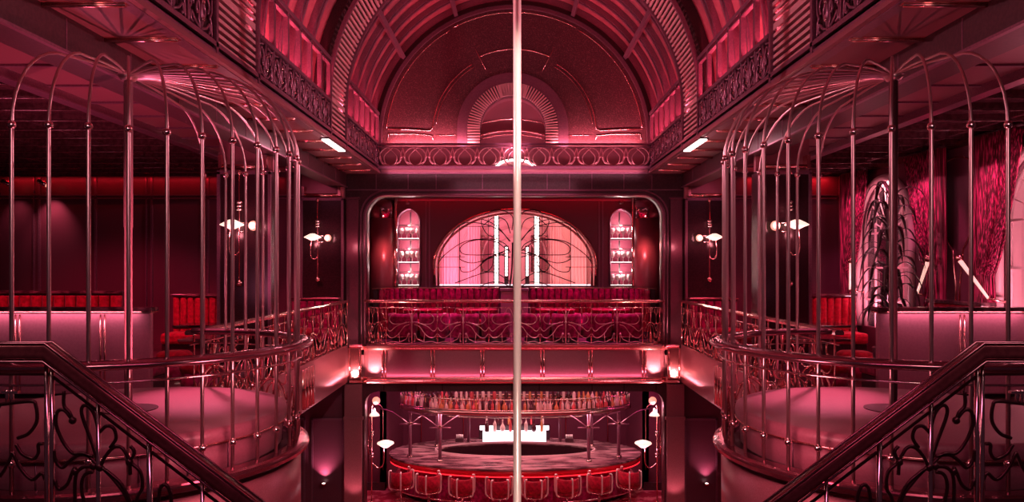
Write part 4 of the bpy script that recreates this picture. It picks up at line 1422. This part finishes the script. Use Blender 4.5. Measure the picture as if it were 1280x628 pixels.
for s in (-1, 1):
    # bench that turns its leather back to the atrium
    xa, xb = s * 5.15, s * 8.3 if s < 0 else 7.28
    YB, ZL = 10.75, 5.58
    o = (xa, YB, MF)
    t = thing('banquette', o, 'long rose leather backed banquette with marble ledge behind the %s birdcage' % SIDE[s], 'banquette')
    MB(o).box(xa, xb, YB, YB + .10, MF + .06, ZL - .02).build('back_panel', 'panel2', t, .02)
    MB(o).box(xa - s * .03, xb, YB - .05, YB + .20, ZL, ZL + .06).build('ledge', 'marble', t, .012)
    MB(o).box(xa - s * .02, xb, YB - .03, YB + .18, ZL - .02, ZL).build('ledge_trim', 'copper', t)
    for x in (7.05, 5.85) if s < 0 else (6.3,):
        for d in (0, .06):
            MB(o).tube([(s * x + d, YB - .01, MF + .08), (s * x + d, YB - .01, ZL - .04)], .011, 6).build('seam_bead', 'copper', t)
    b = MB(o)
    channel_back(b, xa + s * .03, xb, YB + .12, MF + .45, ZL - .02, .11, 1)
    b.build('padded_back', 'velvetm', t)
    MB(o).box(xa + s * .05, xb, YB + .16, YB + .78, MF + .26, MF + .47).build('seat', 'velvetm', t, .06)
    MB(o).box(xa + s * .08, xb, YB + .16, YB + .7, MF, MF + .26).build('plinth', 'dark', t)
    # bench facing it further back
    if s < 0:
        xa, xb = -8.2, -12.0
        o = (xa, 15.9, MF)
        t = thing('banquette', o, 'red velvet banquette facing the atrium on the far left, above the leather back', 'banquette')
        b = MB(o)
        channel_back(b, xa, xb, 15.9, MF + .45, 5.62, .12, -1)
        b.build('padded_back', 'velvet', t)
        MB(o).box(xa, xb, 15.9, 16.02, MF, 5.66).build('back_board', 'dark', t)
        MB(o).box(xa, xb, 15.82, 16.05, 5.66, 5.72).build('ledge', 'marble', t, .01)
        MB(o).box(xa, xb, 15.2, 15.86, MF + .26, MF + .47).build('seat', 'velvet', t, .06)
        MB(o).box(xa - .05, xb, 15.3, 15.86, MF, MF + .26).build('plinth', 'dark', t)
    else:
        o = (7.1, 12.5, MF)
        t = thing('banquette', o, 'red velvet wall banquette under the windows on the far right', 'banquette')
        MB(o).box(6.80, 7.3, 11.7, 13.3, MF + .26, MF + .47).build('seat', 'velvet', t, .06)
        MB(o).box(6.9, 7.3, 11.7, 13.3, MF, MF + .26).build('plinth', 'dark', t)
        MB(o).box(7.22, 7.40, 11.7, 13.3, MF, 5.60).build('padded_back', 'velvet', t, .04)
        MB(o).box(7.18, 7.42, 11.7, 13.3, 5.60, 5.66).build('ledge', 'marble', t, .01)
    # small channelled bench against the far wall, facing the atrium
    xa, xb = s * 6.35, s * 7.45
    o = (xa, 16.6, MF)
    t = thing('banquette', o, 'high channel-tufted red banquette end beside the dark pier on the %s' % SIDE[s], 'banquette')
    b = MB(o)
    channel_back(b, xa, xb, 16.6, MF + .45, 5.55, .075, -1)
    b.build('padded_back', 'velvet', t)
    MB(o).box(xa - s * .04, xb, 16.6, 16.75, MF, 5.58).build('back_board', 'velvetm', t, .02)
    MB(o).box(xa - s * .06, xb, 16.5, 16.78, 5.58, 5.63).build('ledge', 'marble', t, .01)
    MB(o).box(xa, xb, 15.95, 16.58, MF + .24, MF + .47).build('seat', 'velvet', t, .06)
    MB(o).box(xa + s * .05, xb, 16.05, 16.58, MF, MF + .24).build('plinth', 'dark', t)
    # tables
    for (x, y, w, lab) in ((s * 6.0, 14.75, .95, 'dark marble pedestal table between the leather banquette and the tufted bench, %s room'),
                           (s * 4.75, 12.0, .8, 'dark marble pedestal table in front of the nearer %s pier')):
        o = (x, y, MF)
        t = thing('table', o, lab % SIDE[s], 'table')
        MB(o).box(x - w / 2, x + w / 2, y - .4, y + .4, MF + .72, MF + .76).build('tabletop', 'marble', t, .012)
        MB(o).box(x - w / 2 + .02, x + w / 2 - .02, y - .38, y + .38, MF + .69, MF + .72).build('edge_band', 'copper', t)
        MB(o).lathe([(.035, MF + .03), (.035, MF + .69)], (x, y, 0), 12).build('column', 'dark', t)
        MB(o).lathe([(0, MF), (.24, MF), (.24, MF + .015), (.05, MF + .05), (0, MF + .05)], (x, y, 0), 20).build('foot', 'dark', t)
    for (x, y, lab) in ((s * 5.5, 12.3, 'red velvet tub stool with bright metal band behind the leather banquette of the %s birdcage'),
                        (s * 4.6, 11.1, 'second red velvet tub stool by the %s birdcage, nearer the balcony'),
                        (s * 5.75, 15.4, 'red velvet tub stool in front of the %s tufted bench'),
                        (s * 4.85, 15.6, 'red velvet tub stool between the two dark piers on the %s'),
                        (s * 4.75, 16.8, 'red velvet tub stool nearest the far %s pier')):
        o = (x, y, MF)
        t = thing('tub_stool', o, lab % SIDE[s], 'stool', 'tub stools of the side rooms')
        MB(o).lathe([(0, MF + .50), (.22, MF + .50), (.27, MF + .46), (.28, MF + .40), (.26, MF + .34), (0, MF + .34)], (x, y, 0), 22).build('seat', 'velvet', t)
        MB(o).lathe([(0, MF + .05), (.25, MF + .05), (.25, MF + .34), (0, MF + .34)], (x, y, 0), 22).build('body', 'velvetm', t)
        MB(o).lathe([(.24, MF + .0), (.262, MF + .0), (.262, MF + .06), (.24, MF + .06)], (x, y, 0), 22, False).build('metal_band', 'chrome', t)
    # low backed bench with ledge next to the far pier
    o = (s * 4.6, 17.6, MF)
    t = thing('banquette', o, 'short red velvet banquette under the far %s wall lamp' % SIDE[s], 'banquette')
    b = MB(o)
    channel_back(b, s * 4.1, s * 5.2, 17.75, MF + .45, 5.42, .1, -1)
    b.build('padded_back', 'velvetm', t)
    MB(o).box(s * 4.1, s * 5.2, 17.75, 17.95, MF, 5.45).build('back_board', 'dark', t)
    MB(o).box(s * 4.08, s * 5.22, 17.66, 17.98, 5.45, 5.50).build('ledge', 'copper', t, .01)
    MB(o).box(s * 4.12, s * 5.2, 17.2, 17.74, MF + .22, MF + .46).build('seat', 'velvetm', t, .05)
    MB(o).box(s * 4.15, s * 5.2, 17.3, 17.74, MF, MF + .22).build('plinth', 'dark', t)

# ---- back alcove furniture ----------------------------------------------------------------------------
for s in (-1, 1):
    o = (s * 2.0, 20.6, MF)
    t = thing('banquette', o, 'curved channel-tufted red banquette on the %s of the back alcove' % SIDE[s], 'banquette')
    # plan of the back: straight run, then a turn towards the balcony
    pl = [(s * .42, 20.55), (s * 2.75, 20.55)] + [(s * (2.75 + .75 * sin(R(a))), 19.8 + .75 * cos(R(a))) for a in range(10, 91, 10)] + [(s * 3.5, 19.6)]
    # walk along it for the channels
    dist = [0]
    for i in range(1, len(pl)):
        dist.append(dist[-1] + math.dist(pl[i], pl[i - 1]))

    def at(d):
        for i in range(1, len(pl)):
            if d <= dist[i] + 1e-9:
                q = (d - dist[i - 1]) / (dist[i] - dist[i - 1])
                return Vector((pl[i - 1][0] + (pl[i][0] - pl[i - 1][0]) * q, pl[i - 1][1] + (pl[i][1] - pl[i - 1][1]) * q, 0))
        return Vector((*pl[-1], 0))
    n = 22
    L = dist[-1]
    b = MB(o)
    for i in range(n):
        p, q = at(L * i / n), at(L * (i + 1) / n)
        d = (q - p) / 2
        m = (p + q) / 2
        nn = Vector((d.y, -d.x, 0)) * s
        rr = nn.length
        b.loft([[m + d * cos(R(a)) + nn * .7 * sin(R(a)) + Vector((0, 0, z)) for a in range(0, 181, 30)] for z in (MF + .42, 5.60, 5.64)], False, True)
    b.build('padded_back', 'velvetm', t)
    side = 1 if s > 0 else -1
    path = [Vector((x, y, 0)) for x, y in pl]
    MB(o).sweep([p + Vector((0, 0, MF)) for p in path], [(-side * .02, 0), (-side * .14, 0), (-side * .14, 1.28), (-side * .02, 1.28)]).build('back_board', 'dark', t)
    MB(o).sweep([p + Vector((0, 0, 5.64)) for p in path], [(side * .06, 0), (-side * .17, 0), (-side * .17, .03), (side * .06, .03)]).build('ledge', 'copper', t)
    MB(o).sweep([p + Vector((0, 0, MF + .2)) for p in path], [(0, 0), (side * .52, 0), (side * .56, .06), (side * .56, .20), (side * .5, .26), (0, .26)], sm=False).build('seat', 'velvet', t)
    MB(o).sweep([p + Vector((0, 0, MF)) for p in path], [(0, 0), (side * .45, 0), (side * .45, .2), (0, .2)]).build('plinth', 'dark', t)
o = (0, 20.3, MF)
t = thing('pedestal', o, 'square stone-like pedestal between the two curved red banquettes', 'pedestal')
MB(o).box(-.36, .36, 20.15, 20.75, MF, 5.58).build('body', 'suede', t, .015)
MB(o).box(-.38, .38, 20.13, 20.77, 5.58, 5.65).build('cap', 'mauve', t, .01)
TB = ((-2.35, 'round table at the left end of the back alcove'), (-.95, 'round table left of the pole in the back alcove'),
      (1.05, 'round table right of the pole in the back alcove'), (2.45, 'round table at the right end of the back alcove'))
for x, lab in TB:
    o = (x, 19.45, MF)
    t = thing('round_table', o, lab, 'table', 'round tables of the back alcove')
    MB(o).lathe([(0, MF + .76), (.50, MF + .76), (.52, MF + .78), (.50, MF + .80), (0, MF + .80)], (x, 19.45, 0), 32).build('tabletop', 'redtop', t)
    MB(o).lathe([(.05, MF + .04), (.05, MF + .74), (.12, MF + .76)], (x, 19.45, 0), 12).build('column', 'dark', t)
    MB(o).lathe([(0, MF), (.26, MF), (.26, MF + .02), (.06, MF + .05), (0, MF + .05)], (x, 19.45, 0), 24).build('foot', 'copper', t)


def barrel_chair():
    t = thing('barrel_chair', (0, 0, 0), 'x', 'chair', 'barrel chairs of the back alcove')
    n = 20
    out = [(.36 * sin(R(-125 + 250 * i / n)), -.34 * cos(R(-125 + 250 * i / n))) for i in range(n + 1)]
    inn = [(.27 * sin(R(-125 + 250 * i / n)), -.25 * cos(R(-125 + 250 * i / n))) for i in range(n + 1)]
    b = MB()
    rings = []
    for (a, c), (d, e) in zip(out, inn):
        rings.append([(a * .96, c * .96, .14), (a, c, .3), (a * 1.03, c * 1.03, .62), (a, c, .71), (d * 1.08, e * 1.08, .72), (d, e, .66), (d, e, .40), (d, e, .14)])
    b.loft(rings, False, True)
    b.build('backrest', 'velvetm', t)
    MB().lathe([(0, .28), (.27, .28), (.29, .34), (.28, .42), (.22, .45), (0, .46)], (0, 0.02, 0), 22).build('seat', 'velvet', t)
    MB().lathe([(0, .14), (.31, .14), (.31, .28), (0, .28)], (0, 0, 0), 22).build('body', 'velvetm', t)
    MB().lathe([(0, 0), (.26, 0), (.27, .02), (.27, .10), (.22, .14), (0, .14)], (0, 0, 0), 22).build('plinth', 'dark', t)
    MB().tube([(.365 * sin(R(a)) * .97, -.345 * cos(R(a)) * .97, .15) for a in range(-125, 126, 10)], .012, 5).build('metal_trim', 'copper', t)
    return t


CH = ((-2.78, 18.95, -12, 'crimson barrel chair at the far left end behind the balcony railing'),
      (-2.0, 18.95, 10, 'second crimson barrel chair from the left behind the balcony railing'),
      (-1.24, 18.85, -8, 'third crimson barrel chair from the left behind the balcony railing'),
      (-0.46, 18.95, 12, 'crimson barrel chair just left of the pole behind the balcony railing'),
      (0.52, 18.95, -12, 'crimson barrel chair just right of the pole behind the balcony railing'),
      (1.29, 18.85, 8, 'third crimson barrel chair from the right behind the balcony railing'),
      (2.06, 18.95, -10, 'second crimson barrel chair from the right behind the balcony railing'),
      (2.84, 18.95, 12, 'crimson barrel chair at the far right end behind the balcony railing'))
for i, (x, y, a, lab) in enumerate(CH):
    if i == 0:
        c0 = barrel_chair()
        c0.location, c0.rotation_euler = (x, y, MF), (0, 0, R(a))
        c0['label'] = lab
    else:
        dup(c0, (x, y, MF), lab, R(a))

# ---- right room: curtains, tiebacks, palm -------------------------------------------------------------
CUR = ((16.40, 17.55, 17.1, 17.5, 'sparkling crimson curtain on the far side of the arched window, near the corner'),
       (13.40, 14.70, 13.42, 13.85, 'sparkling crimson curtain on the near side of the far arched window, behind the palm'),
       (11.35, 12.55, 12.1, 12.52, 'sparkling crimson curtain framing the window at the far right edge'))
for y0, y1, g0, g1, lab in CUR:
    o = (XR - .22, (y0 + y1) / 2, MF)
    t = thing('curtain', o, lab, 'curtain', 'sequin curtains of the right room')
    ZT, ZG = 8.33, 6.05

    def gat(tt):
        z = MF + .02 + (ZT - MF - .02) * tt
        if z >= ZG:
            q = ((z - ZG) / (ZT - ZG)) ** .7
        else:
            q = ((ZG - z) / (ZG - MF)) * .35
        return (g0 + (y0 - g0) * q, g1 + (y1 - g1) * q)
    b = pleats(y0, y1, 0, MF + .02, ZT, .07, 8, gat)
    b.v = [(XR - .22 + v[1] - o[0], v[0] - o[1], v[2] - o[2]) for v in b.v]
    b.build('cloth', 'curtain', t)
    MB(o).tube([(XR - .22, y0 - .05, ZT + .02), (XR - .22, y1 + .05, ZT + .02)], .03, 8).build('curtain_rod', 'dark', t)
for y, dy, lab in ((16.6, .35, 'slim slanted tieback with added glow beside the far corner curtain'),
                   (13.5, .62, 'slim slanted tieback with added glow leaning over the curtain behind the palm'),
                   (12.55, -.55, 'slim slanted tieback with added glow leaning over the curtain at the right edge')):
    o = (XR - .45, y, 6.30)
    t = thing('glowing_tieback', o, lab, 'lamp')
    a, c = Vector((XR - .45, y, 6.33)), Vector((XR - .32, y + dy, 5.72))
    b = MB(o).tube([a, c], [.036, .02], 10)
    b.build('arm', 'arm_glow', t)  # emission added to the tieback arm for its bright look
    MB(o).ball(a + Vector((0, 0, .03)), .065, 10).build('tip', 'copper', t)
    MB(o).tube([c, (XR - .10, y + dy, 5.66), (XR - .015, y + dy, 5.66)], .022, 6).build('bracket', 'copper', t)

o = (6.86, 13.9, MF)
t = thing('palm', o, 'tall dark palm with drooping strap leaves before the far arched window', 'plant')
tr = smooth([(6.86, 13.9, MF + .35), (6.9, 13.9, 5.4), (6.85, 13.92, 6.4), (6.88, 13.9, 7.5)], 8)
MB(o).tube(tr, [.06 - .02 * i / len(tr) for i in range(len(tr))], 8).build('stem', 'leaf', t)
MB(o).lathe([(0, MF), (.22, MF), (.30, MF + .38), (.27, MF + .40), (.25, MF + .36), (0, MF + .34)], (6.86, 13.9, 0), 20).build('pot', 'dark', t)
rnd = random.Random(3)
for k in range(54):
    zb = 5.15 + 2.4 * (k / 54)
    az = k * 2.399
    L = rnd.uniform(.45, .78)
    up = rnd.uniform(.2, .42)
    dr = rnd.uniform(.0, .35)
    pts = []
    for i in range(9):
        u = i / 8
        r = L * (1 - (1 - u) ** 1.4)
        z = zb + up * 4 * u * (1 - u) * (1 - .3 * u) - dr * u * u * u
        pts.append(Vector((6.87 + r * .8 * cos(az), 13.9 + r * sin(az), z)))
    sd = Vector((-sin(az), cos(az), 0))
    rings = []
    for i, p in enumerate(pts):
        w = .05 * sin(pi * min(.97, .12 + .86 * i / 8)) + .003
        rings.append([p + sd * w, p + Vector((0, 0, .008)), p - sd * w, p - Vector((0, 0, .006))])
    MB(o).loft(rings, False, True).build('leaf', 'leaf', t)

# ---- the bar on the ground floor --------------------------------------------------------------------------
BX, BY = 0.02, 20.95


def ell(a, b_, z, cy=BY, n=96, cx=BX):
    return [(cx + a * cos(2 * pi * i / n), cy + b_ * sin(2 * pi * i / n), z) for i in range(n)]


o = (BX, BY, 0)
t = thing('bar_counter', o, 'big oval bar counter with marble top and glowing red edge', 'bar')
b = MB(o)
b.loft([ell(3.46, 1.85, 1.075), ell(3.46, 1.85, 1.12), ell(2.22, .86, 1.12, 21.14), ell(2.22, .86, 1.075, 21.14)], True, False)
b.build('countertop', 'counter', t)
b = MB(o)
b.loft([ell(3.40, 1.79, .93), ell(3.44, 1.83, .95), ell(3.45, 1.84, 1.00), ell(3.44, 1.83, 1.06), ell(3.40, 1.79, 1.075), ell(3.3, 1.7, 1.07), ell(3.3, 1.7, .93)], True, True)
b.build('red_edge', 'redlac', t)
b = MB(o)
b.loft([ell(3.415, 1.805, .905), ell(3.43, 1.82, .905), ell(3.43, 1.82, .93), ell(3.415, 1.805, .93)], True, False)
b.build('glow_line', 'ledred', t)
b = MB(o)
n = 120
rings = []
for z in (.12, .90):
    rings.append([(BX + (3.12 + .035 * abs(sin(i * pi / 2 + .01))) * cos(2 * pi * i / n), BY + (1.52 + .035 * abs(sin(i * pi / 2 + .01))) * sin(2 * pi * i / n), z) for i in range(n)])
inner = [ell(2.3, .92, .90, 21.14, n), ell(2.3, .92, .12, 21.14, n)]
b.loft(rings + inner, True, False)
b.build('body', 'velvetm', t)
MB(o).loft([ell(3.0, 1.42, 0), ell(3.0, 1.42, .12), ell(2.4, 1.0, .12, 21.14), ell(2.4, 1.0, 0, 21.14)], True, False).build('plinth', 'black', t)
MB(o).tube(ell(3.32, 1.71, .22, BY, 64), .022, 6, True).build('foot_rail', 'chrome', t)
b = MB(o)
b.loft([ell(2.24, .88, .9, 21.14), ell(2.24, .88, 1.074, 21.14), ell(2.22, .86, 1.074, 21.14), ell(2.22, .86, .9, 21.14)], True, False)
b.build('inner_rim', 'black', t)
b = MB(o)
b.loft([ell(2.20, .84, 1.12, 21.14), ell(2.20, .84, 1.175, 21.14), ell(2.225, .865, 1.175, 21.14), ell(2.225, .865, 1.12, 21.14)], True, False)
b.build('glass_upstand', 'white', t)
b = MB(o)
b.loft([ell(2.23, .87, .92, 21.14), ell(2.23, .87, .3, 21.14), ell(2.26, .9, .3, 21.14), ell(2.26, .9, .92, 21.14)], True, False)
b.build('well_lining', 'black', t)
# lit box with bottles on it
D0 = 22.20
o = (BX, D0, 1.12)
t = thing('light_box', o, 'glowing white display box on the rear bar counter', 'light')
MB(o).box(-.92, .92, D0 - .14, D0 + .14, 1.14, 1.42).build('diffuser', 'lit', t, .01)
MB(o).box(-.94, .94, D0 - .15, D0 + .15, 1.121, 1.14).build('tray', 'black', t)

BP = {
    'tall': [(0, 0), (.038, 0), (.04, .01), (.04, .17), (.032, .20), (.014, .23), (.013, .29), (.017, .29), (.017, .31), (0, .31)],
    'squat': [(0, 0), (.05, 0), (.052, .01), (.052, .12), (.045, .155), (.018, .185), (.017, .22), (.022, .22), (.022, .25), (0, .25)],
    'slim': [(0, 0), (.032, 0), (.034, .01), (.033, .13), (.025, .19), (.013, .24), (.012, .31), (.015, .31), (.015, .335), (0, .335)],
    'round': [(0, 0), (.04, 0), (.058, .05), (.058, .09), (.04, .14), (.015, .18), (.014, .24), (.02, .245), (.02, .27), (0, .27)],
}
BM = {}
COLN = {'amber': 'amber', 'clear': 'clear', 'rosy': 'red', 'darkglass': 'dark'}
for k, pr in BP.items():
    for m in COLN:
        b = MB().lathe(pr, (0, 0, 0), 10)
        me = b.mesh('bottle')
        me.materials.append(M[m])
        BM[k, m] = me


def bottle(x, y, z, kind, m, label, group, sc=1.0):
    c = link('bottle', BM[kind, m])
    c.location = (x, y, z)
    c.scale = (sc, sc, sc)
    tag(c, label, 'bottle', group)
    return c


kinds = list(BP)
cols = list(COLN)
for i in range(8):
    k, m = kinds[(i * 3 + 1) % 4], ('darkglass', 'clear', 'clear', 'rosy', 'amber', 'clear', 'darkglass', 'amber')[i]
    bottle(-.80 + i * .228, D0 - .03, 1.42, k, m, '%s bottle from the left on the glowing white box' % ORD[i], 'bottles on the glowing box', 1.3)
o = (BX, 22.55, 1.12)
t = thing('display_stand', o, 'dark bottle stand with two small lit patches behind the glowing white box', 'stand')
MB(o).box(-1.05, 1.05, 22.47, 22.63, 1.121, 1.55).build('stand_body', 'black', t, .01)
for s in (-1, 1):
    MB(o).box(s * .62, s * 1.02, 22.455, 22.47, 1.40, 1.53).build('diffuser', 'lit', t)
for i in range(6):
    k, m = kinds[(i * 3 + 2) % 4], ('clear', 'darkglass', 'amber', 'clear', 'rosy', 'clear')[i]
    bottle(-.82 + i * .33, 22.55, 1.55, k, m, '%s bottle from the left on the stand behind the glowing box' % ORD[i], 'bottles on the rear stand')
# drip trays and tools on the counter
for k, (x, lab) in enumerate(((-1.6, 'small bar caddy on the left half of the rear bar counter'), (1.6, 'small bar caddy on the right half of the rear bar counter'))):
    o = (x, 22.2, 1.12)
    t = thing('bar_caddy', o, lab, 'caddy')
    MB(o).box(x - .12, x + .12, 22.12, 22.28, 1.121, 1.225).build('box', 'dark', t, .01)
    b = MB(o)
    for i in range(4):
        b.lathe([(0, 1.225), (.022, 1.225), (.026, 1.325), (0, 1.325)], (x - .08 + i * .053, 22.2, 0), 10)
    b.build('tumbler', 'glass', t)

# gantry over the bar
GY, GA, GB = 20.85, 3.13, 1.30
GZ = 2.43
o = (BX, GY, GZ)
t = thing('bottle_gantry', o, 'oval overhead bottle gantry with a slim metal fence above the bar', 'gantry')
MB(o).loft([ell(GA, GB, GZ, GY), ell(GA, GB, GZ + .04, GY), ell(GA - .75, GB - .62, GZ + .04, GY), ell(GA - .75, GB - .62, GZ, GY)], True, False).build('shelf', 'copper', t)
MB(o).loft([ell(GA + .02, GB + .02, GZ - .05, GY), ell(GA + .05, GB + .05, GZ - .03, GY), ell(GA + .04, GB + .04, GZ + .02, GY), ell(GA + .05, GB + .05, GZ + .05, GY), ell(GA - .02, GB - .02, GZ + .05, GY), ell(GA - .04, GB - .04, GZ - .05, GY)], True, True).build('edge_moulding', 'gantry', t)
MB(o).loft([ell(GA, GB, GZ + .05, GY), ell(GA, GB, GZ + .10, GY), ell(GA - .012, GB - .012, GZ + .10, GY), ell(GA - .012, GB - .012, GZ + .05, GY)], True, True).build('fence_band', 'gantry', t)
MB(o).tube(ell(GA, GB, GZ + .36, GY, 80), .012, 5, True).build('top_rail', 'gantry', t)
n = 80
for i in range(n):
    a = 2 * pi * i / n
    x, y = BX + GA * cos(a), GY + GB * sin(a)
    MB(o).tube([(x, y, GZ + .04), (x, y, GZ + .36)], .008, 5).build('upright', 'gantry', t)
PST = ((-1.95, -1), (1.95, -1), (-2.80, -.35), (2.80, -.35), (-2.2, 1), (2.2, 1), (-1.32, 1), (1.32, 1))
for x, sy in PST:
    q = x / (GA - .1)
    y = GY + (1 if sy > 0 else -1) * (GB - .1) * math.sqrt(1 - q * q)
    if abs(sy) < 1:
        y = GY - .45 * 1.0
    zb = 1.12
    pb = MB(o).tube([(x, y, zb + .02), (x, y, GZ)], .045, 10).build('post', 'mauve', t)
    MB(o).lathe([(0, zb), (.08, zb), (.08, zb + .03), (.04, zb + .05), (0, zb + .05)], (x, y, 0), 12).build('post_foot', 'gantry', pb)
    MB(o).lathe([(.035, 1.98), (.05, 2.0), (.05, 2.06), (.035, 2.08)], (x, y, 0), 12).build('post_collar', 'gantry', pb)
    b = MB(o)
    for d in (-1, 1):
        b.tube(smooth([(x, y, 1.98), (x + d * .22, y, 2.15), (x + d * .52, y + .06, 2.33), (x + d * .85, y + .10, GZ - .03)], 5), .016, 6)
        b.tube([(x, y, 2.0), (x + d * .28, y, 2.0)], .02, 6)
    b.build('bracket', 'mauve', pb)
MB(o).tube(ell(2.0, .35, 1.98, 21.7, 60), .016, 6, True).build('mid_rail', 'gantry', t)
bi = 0
for row, (ra, rb, nn, a0, a1, nm, dz) in enumerate(((GA - .12, GB - .12, 52, 188, 352, 'front', .04), (GA - .32, GB - .30, 44, 186, 354, 'middle', .04), (GA - .54, GB - .46, 36, 184, 356, 'third', .04), (GA - .2, GB - .2, 50, 172, 8, 'far side', .04))):
    for i in range(nn):
        a = R(a0 + (a1 - a0) * i / (nn - 1))
        x, y = BX + ra * cos(a), GY + rb * sin(a)
        k, m = rnd.choice(kinds), rnd.choice(['amber', 'clear', 'clear', 'darkglass', 'clear', 'darkglass', 'rosy'])
        adj = {'tall': 'tall', 'squat': 'squat', 'slim': 'slim', 'round': 'round-bellied'}[k]
        bottle(x, y, GZ + dz, k, m, '%s bottle from the left in the %s row on the gantry, %s %s' % (nth(i + 1), nm, adj, COLN[m]), 'bottles on the gantry')

# ---- bar stools -----------------------------------------------------------------------------------------------
def bar_stool():
    t = thing('bar_stool', (0, 0, 0), 'x', 'stool', 'red bar stools along the bar')
    n = 16
    rings = []
    for i in range(n + 1):
        a = R(-100 + 200 * i / n)
        o_, i_ = .29, .235
        rings.append([(o_ * sin(a), -o_ * cos(a), .70), (o_ * 1.02 * sin(a), -o_ * 1.02 * cos(a), .80), (o_ * sin(a), -o_ * cos(a), 1.00), (.262 * sin(a), -.262 * cos(a), 1.02), (i_ * sin(a), -i_ * cos(a), 1.0), (i_ * sin(a), -i_ * cos(a), .70)])
    MB().loft(rings, False, True).build('backrest', 'velvet', t)
    MB().lathe([(0, .60), (.24, .60), (.265, .63), (.265, .69), (.22, .72), (0, .725)], (0, 0, 0), 24).build('seat', 'velvet', t)
    for a in (-100, -38, 38, 100):
        x, y = .315 * sin(R(a)), -.315 * cos(R(a))
        MB().tube(smooth([(x * .8, y * .8, .57), (x * 1.0, y * 1.0, .62), (x * 1.06, y * 1.06, .72), (x * 1.06, y * 1.06, 1.0), (x * .98, y * .98, 1.05), (x * .85, y * .85, 1.045)], 4), .02, 8).build('arm_tube', 'tube', t)
    MB().tube([(.265 * sin(R(a)), -.265 * cos(R(a)), .595) for a in range(0, 360, 15)], .014, 6, True).build('seat_ring', 'chrome', t)
    MB().lathe([(.03, .04), (.03, .58), (.09, .60), (0, .60)], (0, 0, 0), 14).build('column', 'chrome', t)
    MB().lathe([(0, 0), (.23, 0), (.23, .015), (.06, .04), (0, .05)], (0, 0, 0), 24).build('base', 'chrome', t)
    MB().tube([(.17 * cos(R(a)), .17 * sin(R(a)), .25) for a in range(0, 360, 20)], .010, 6, True).build('footrest', 'chrome', t)
    return t


SPX = (501, 536, 578, 624, 668, 709, 749, 787)
for i, px in enumerate(SPX):
    x0 = (px - 643) * 18.9 / F
    q = min(.98, abs(x0) / 3.6)
    y = 20.95 - 2.33 * math.sqrt(1 - q * q) + (.0 if i not in (0, 7) else -.1)
    x = (px - 643) * y / F
    a = math.atan2(-x * .55, 20.95 - y)
    lab = '%s red bar stool from the %s, its chrome arms seen from behind' % (ORD[i] if i < 4 else ORD[7 - i], 'left' if i < 4 else 'right')
    if i == 0:
        s0 = bar_stool()
        s0.location, s0.rotation_euler = (x, y, 0), (0, 0, a)
        s0['label'] = lab
    else:
        dup(s0, (x, y, 0), lab, a)
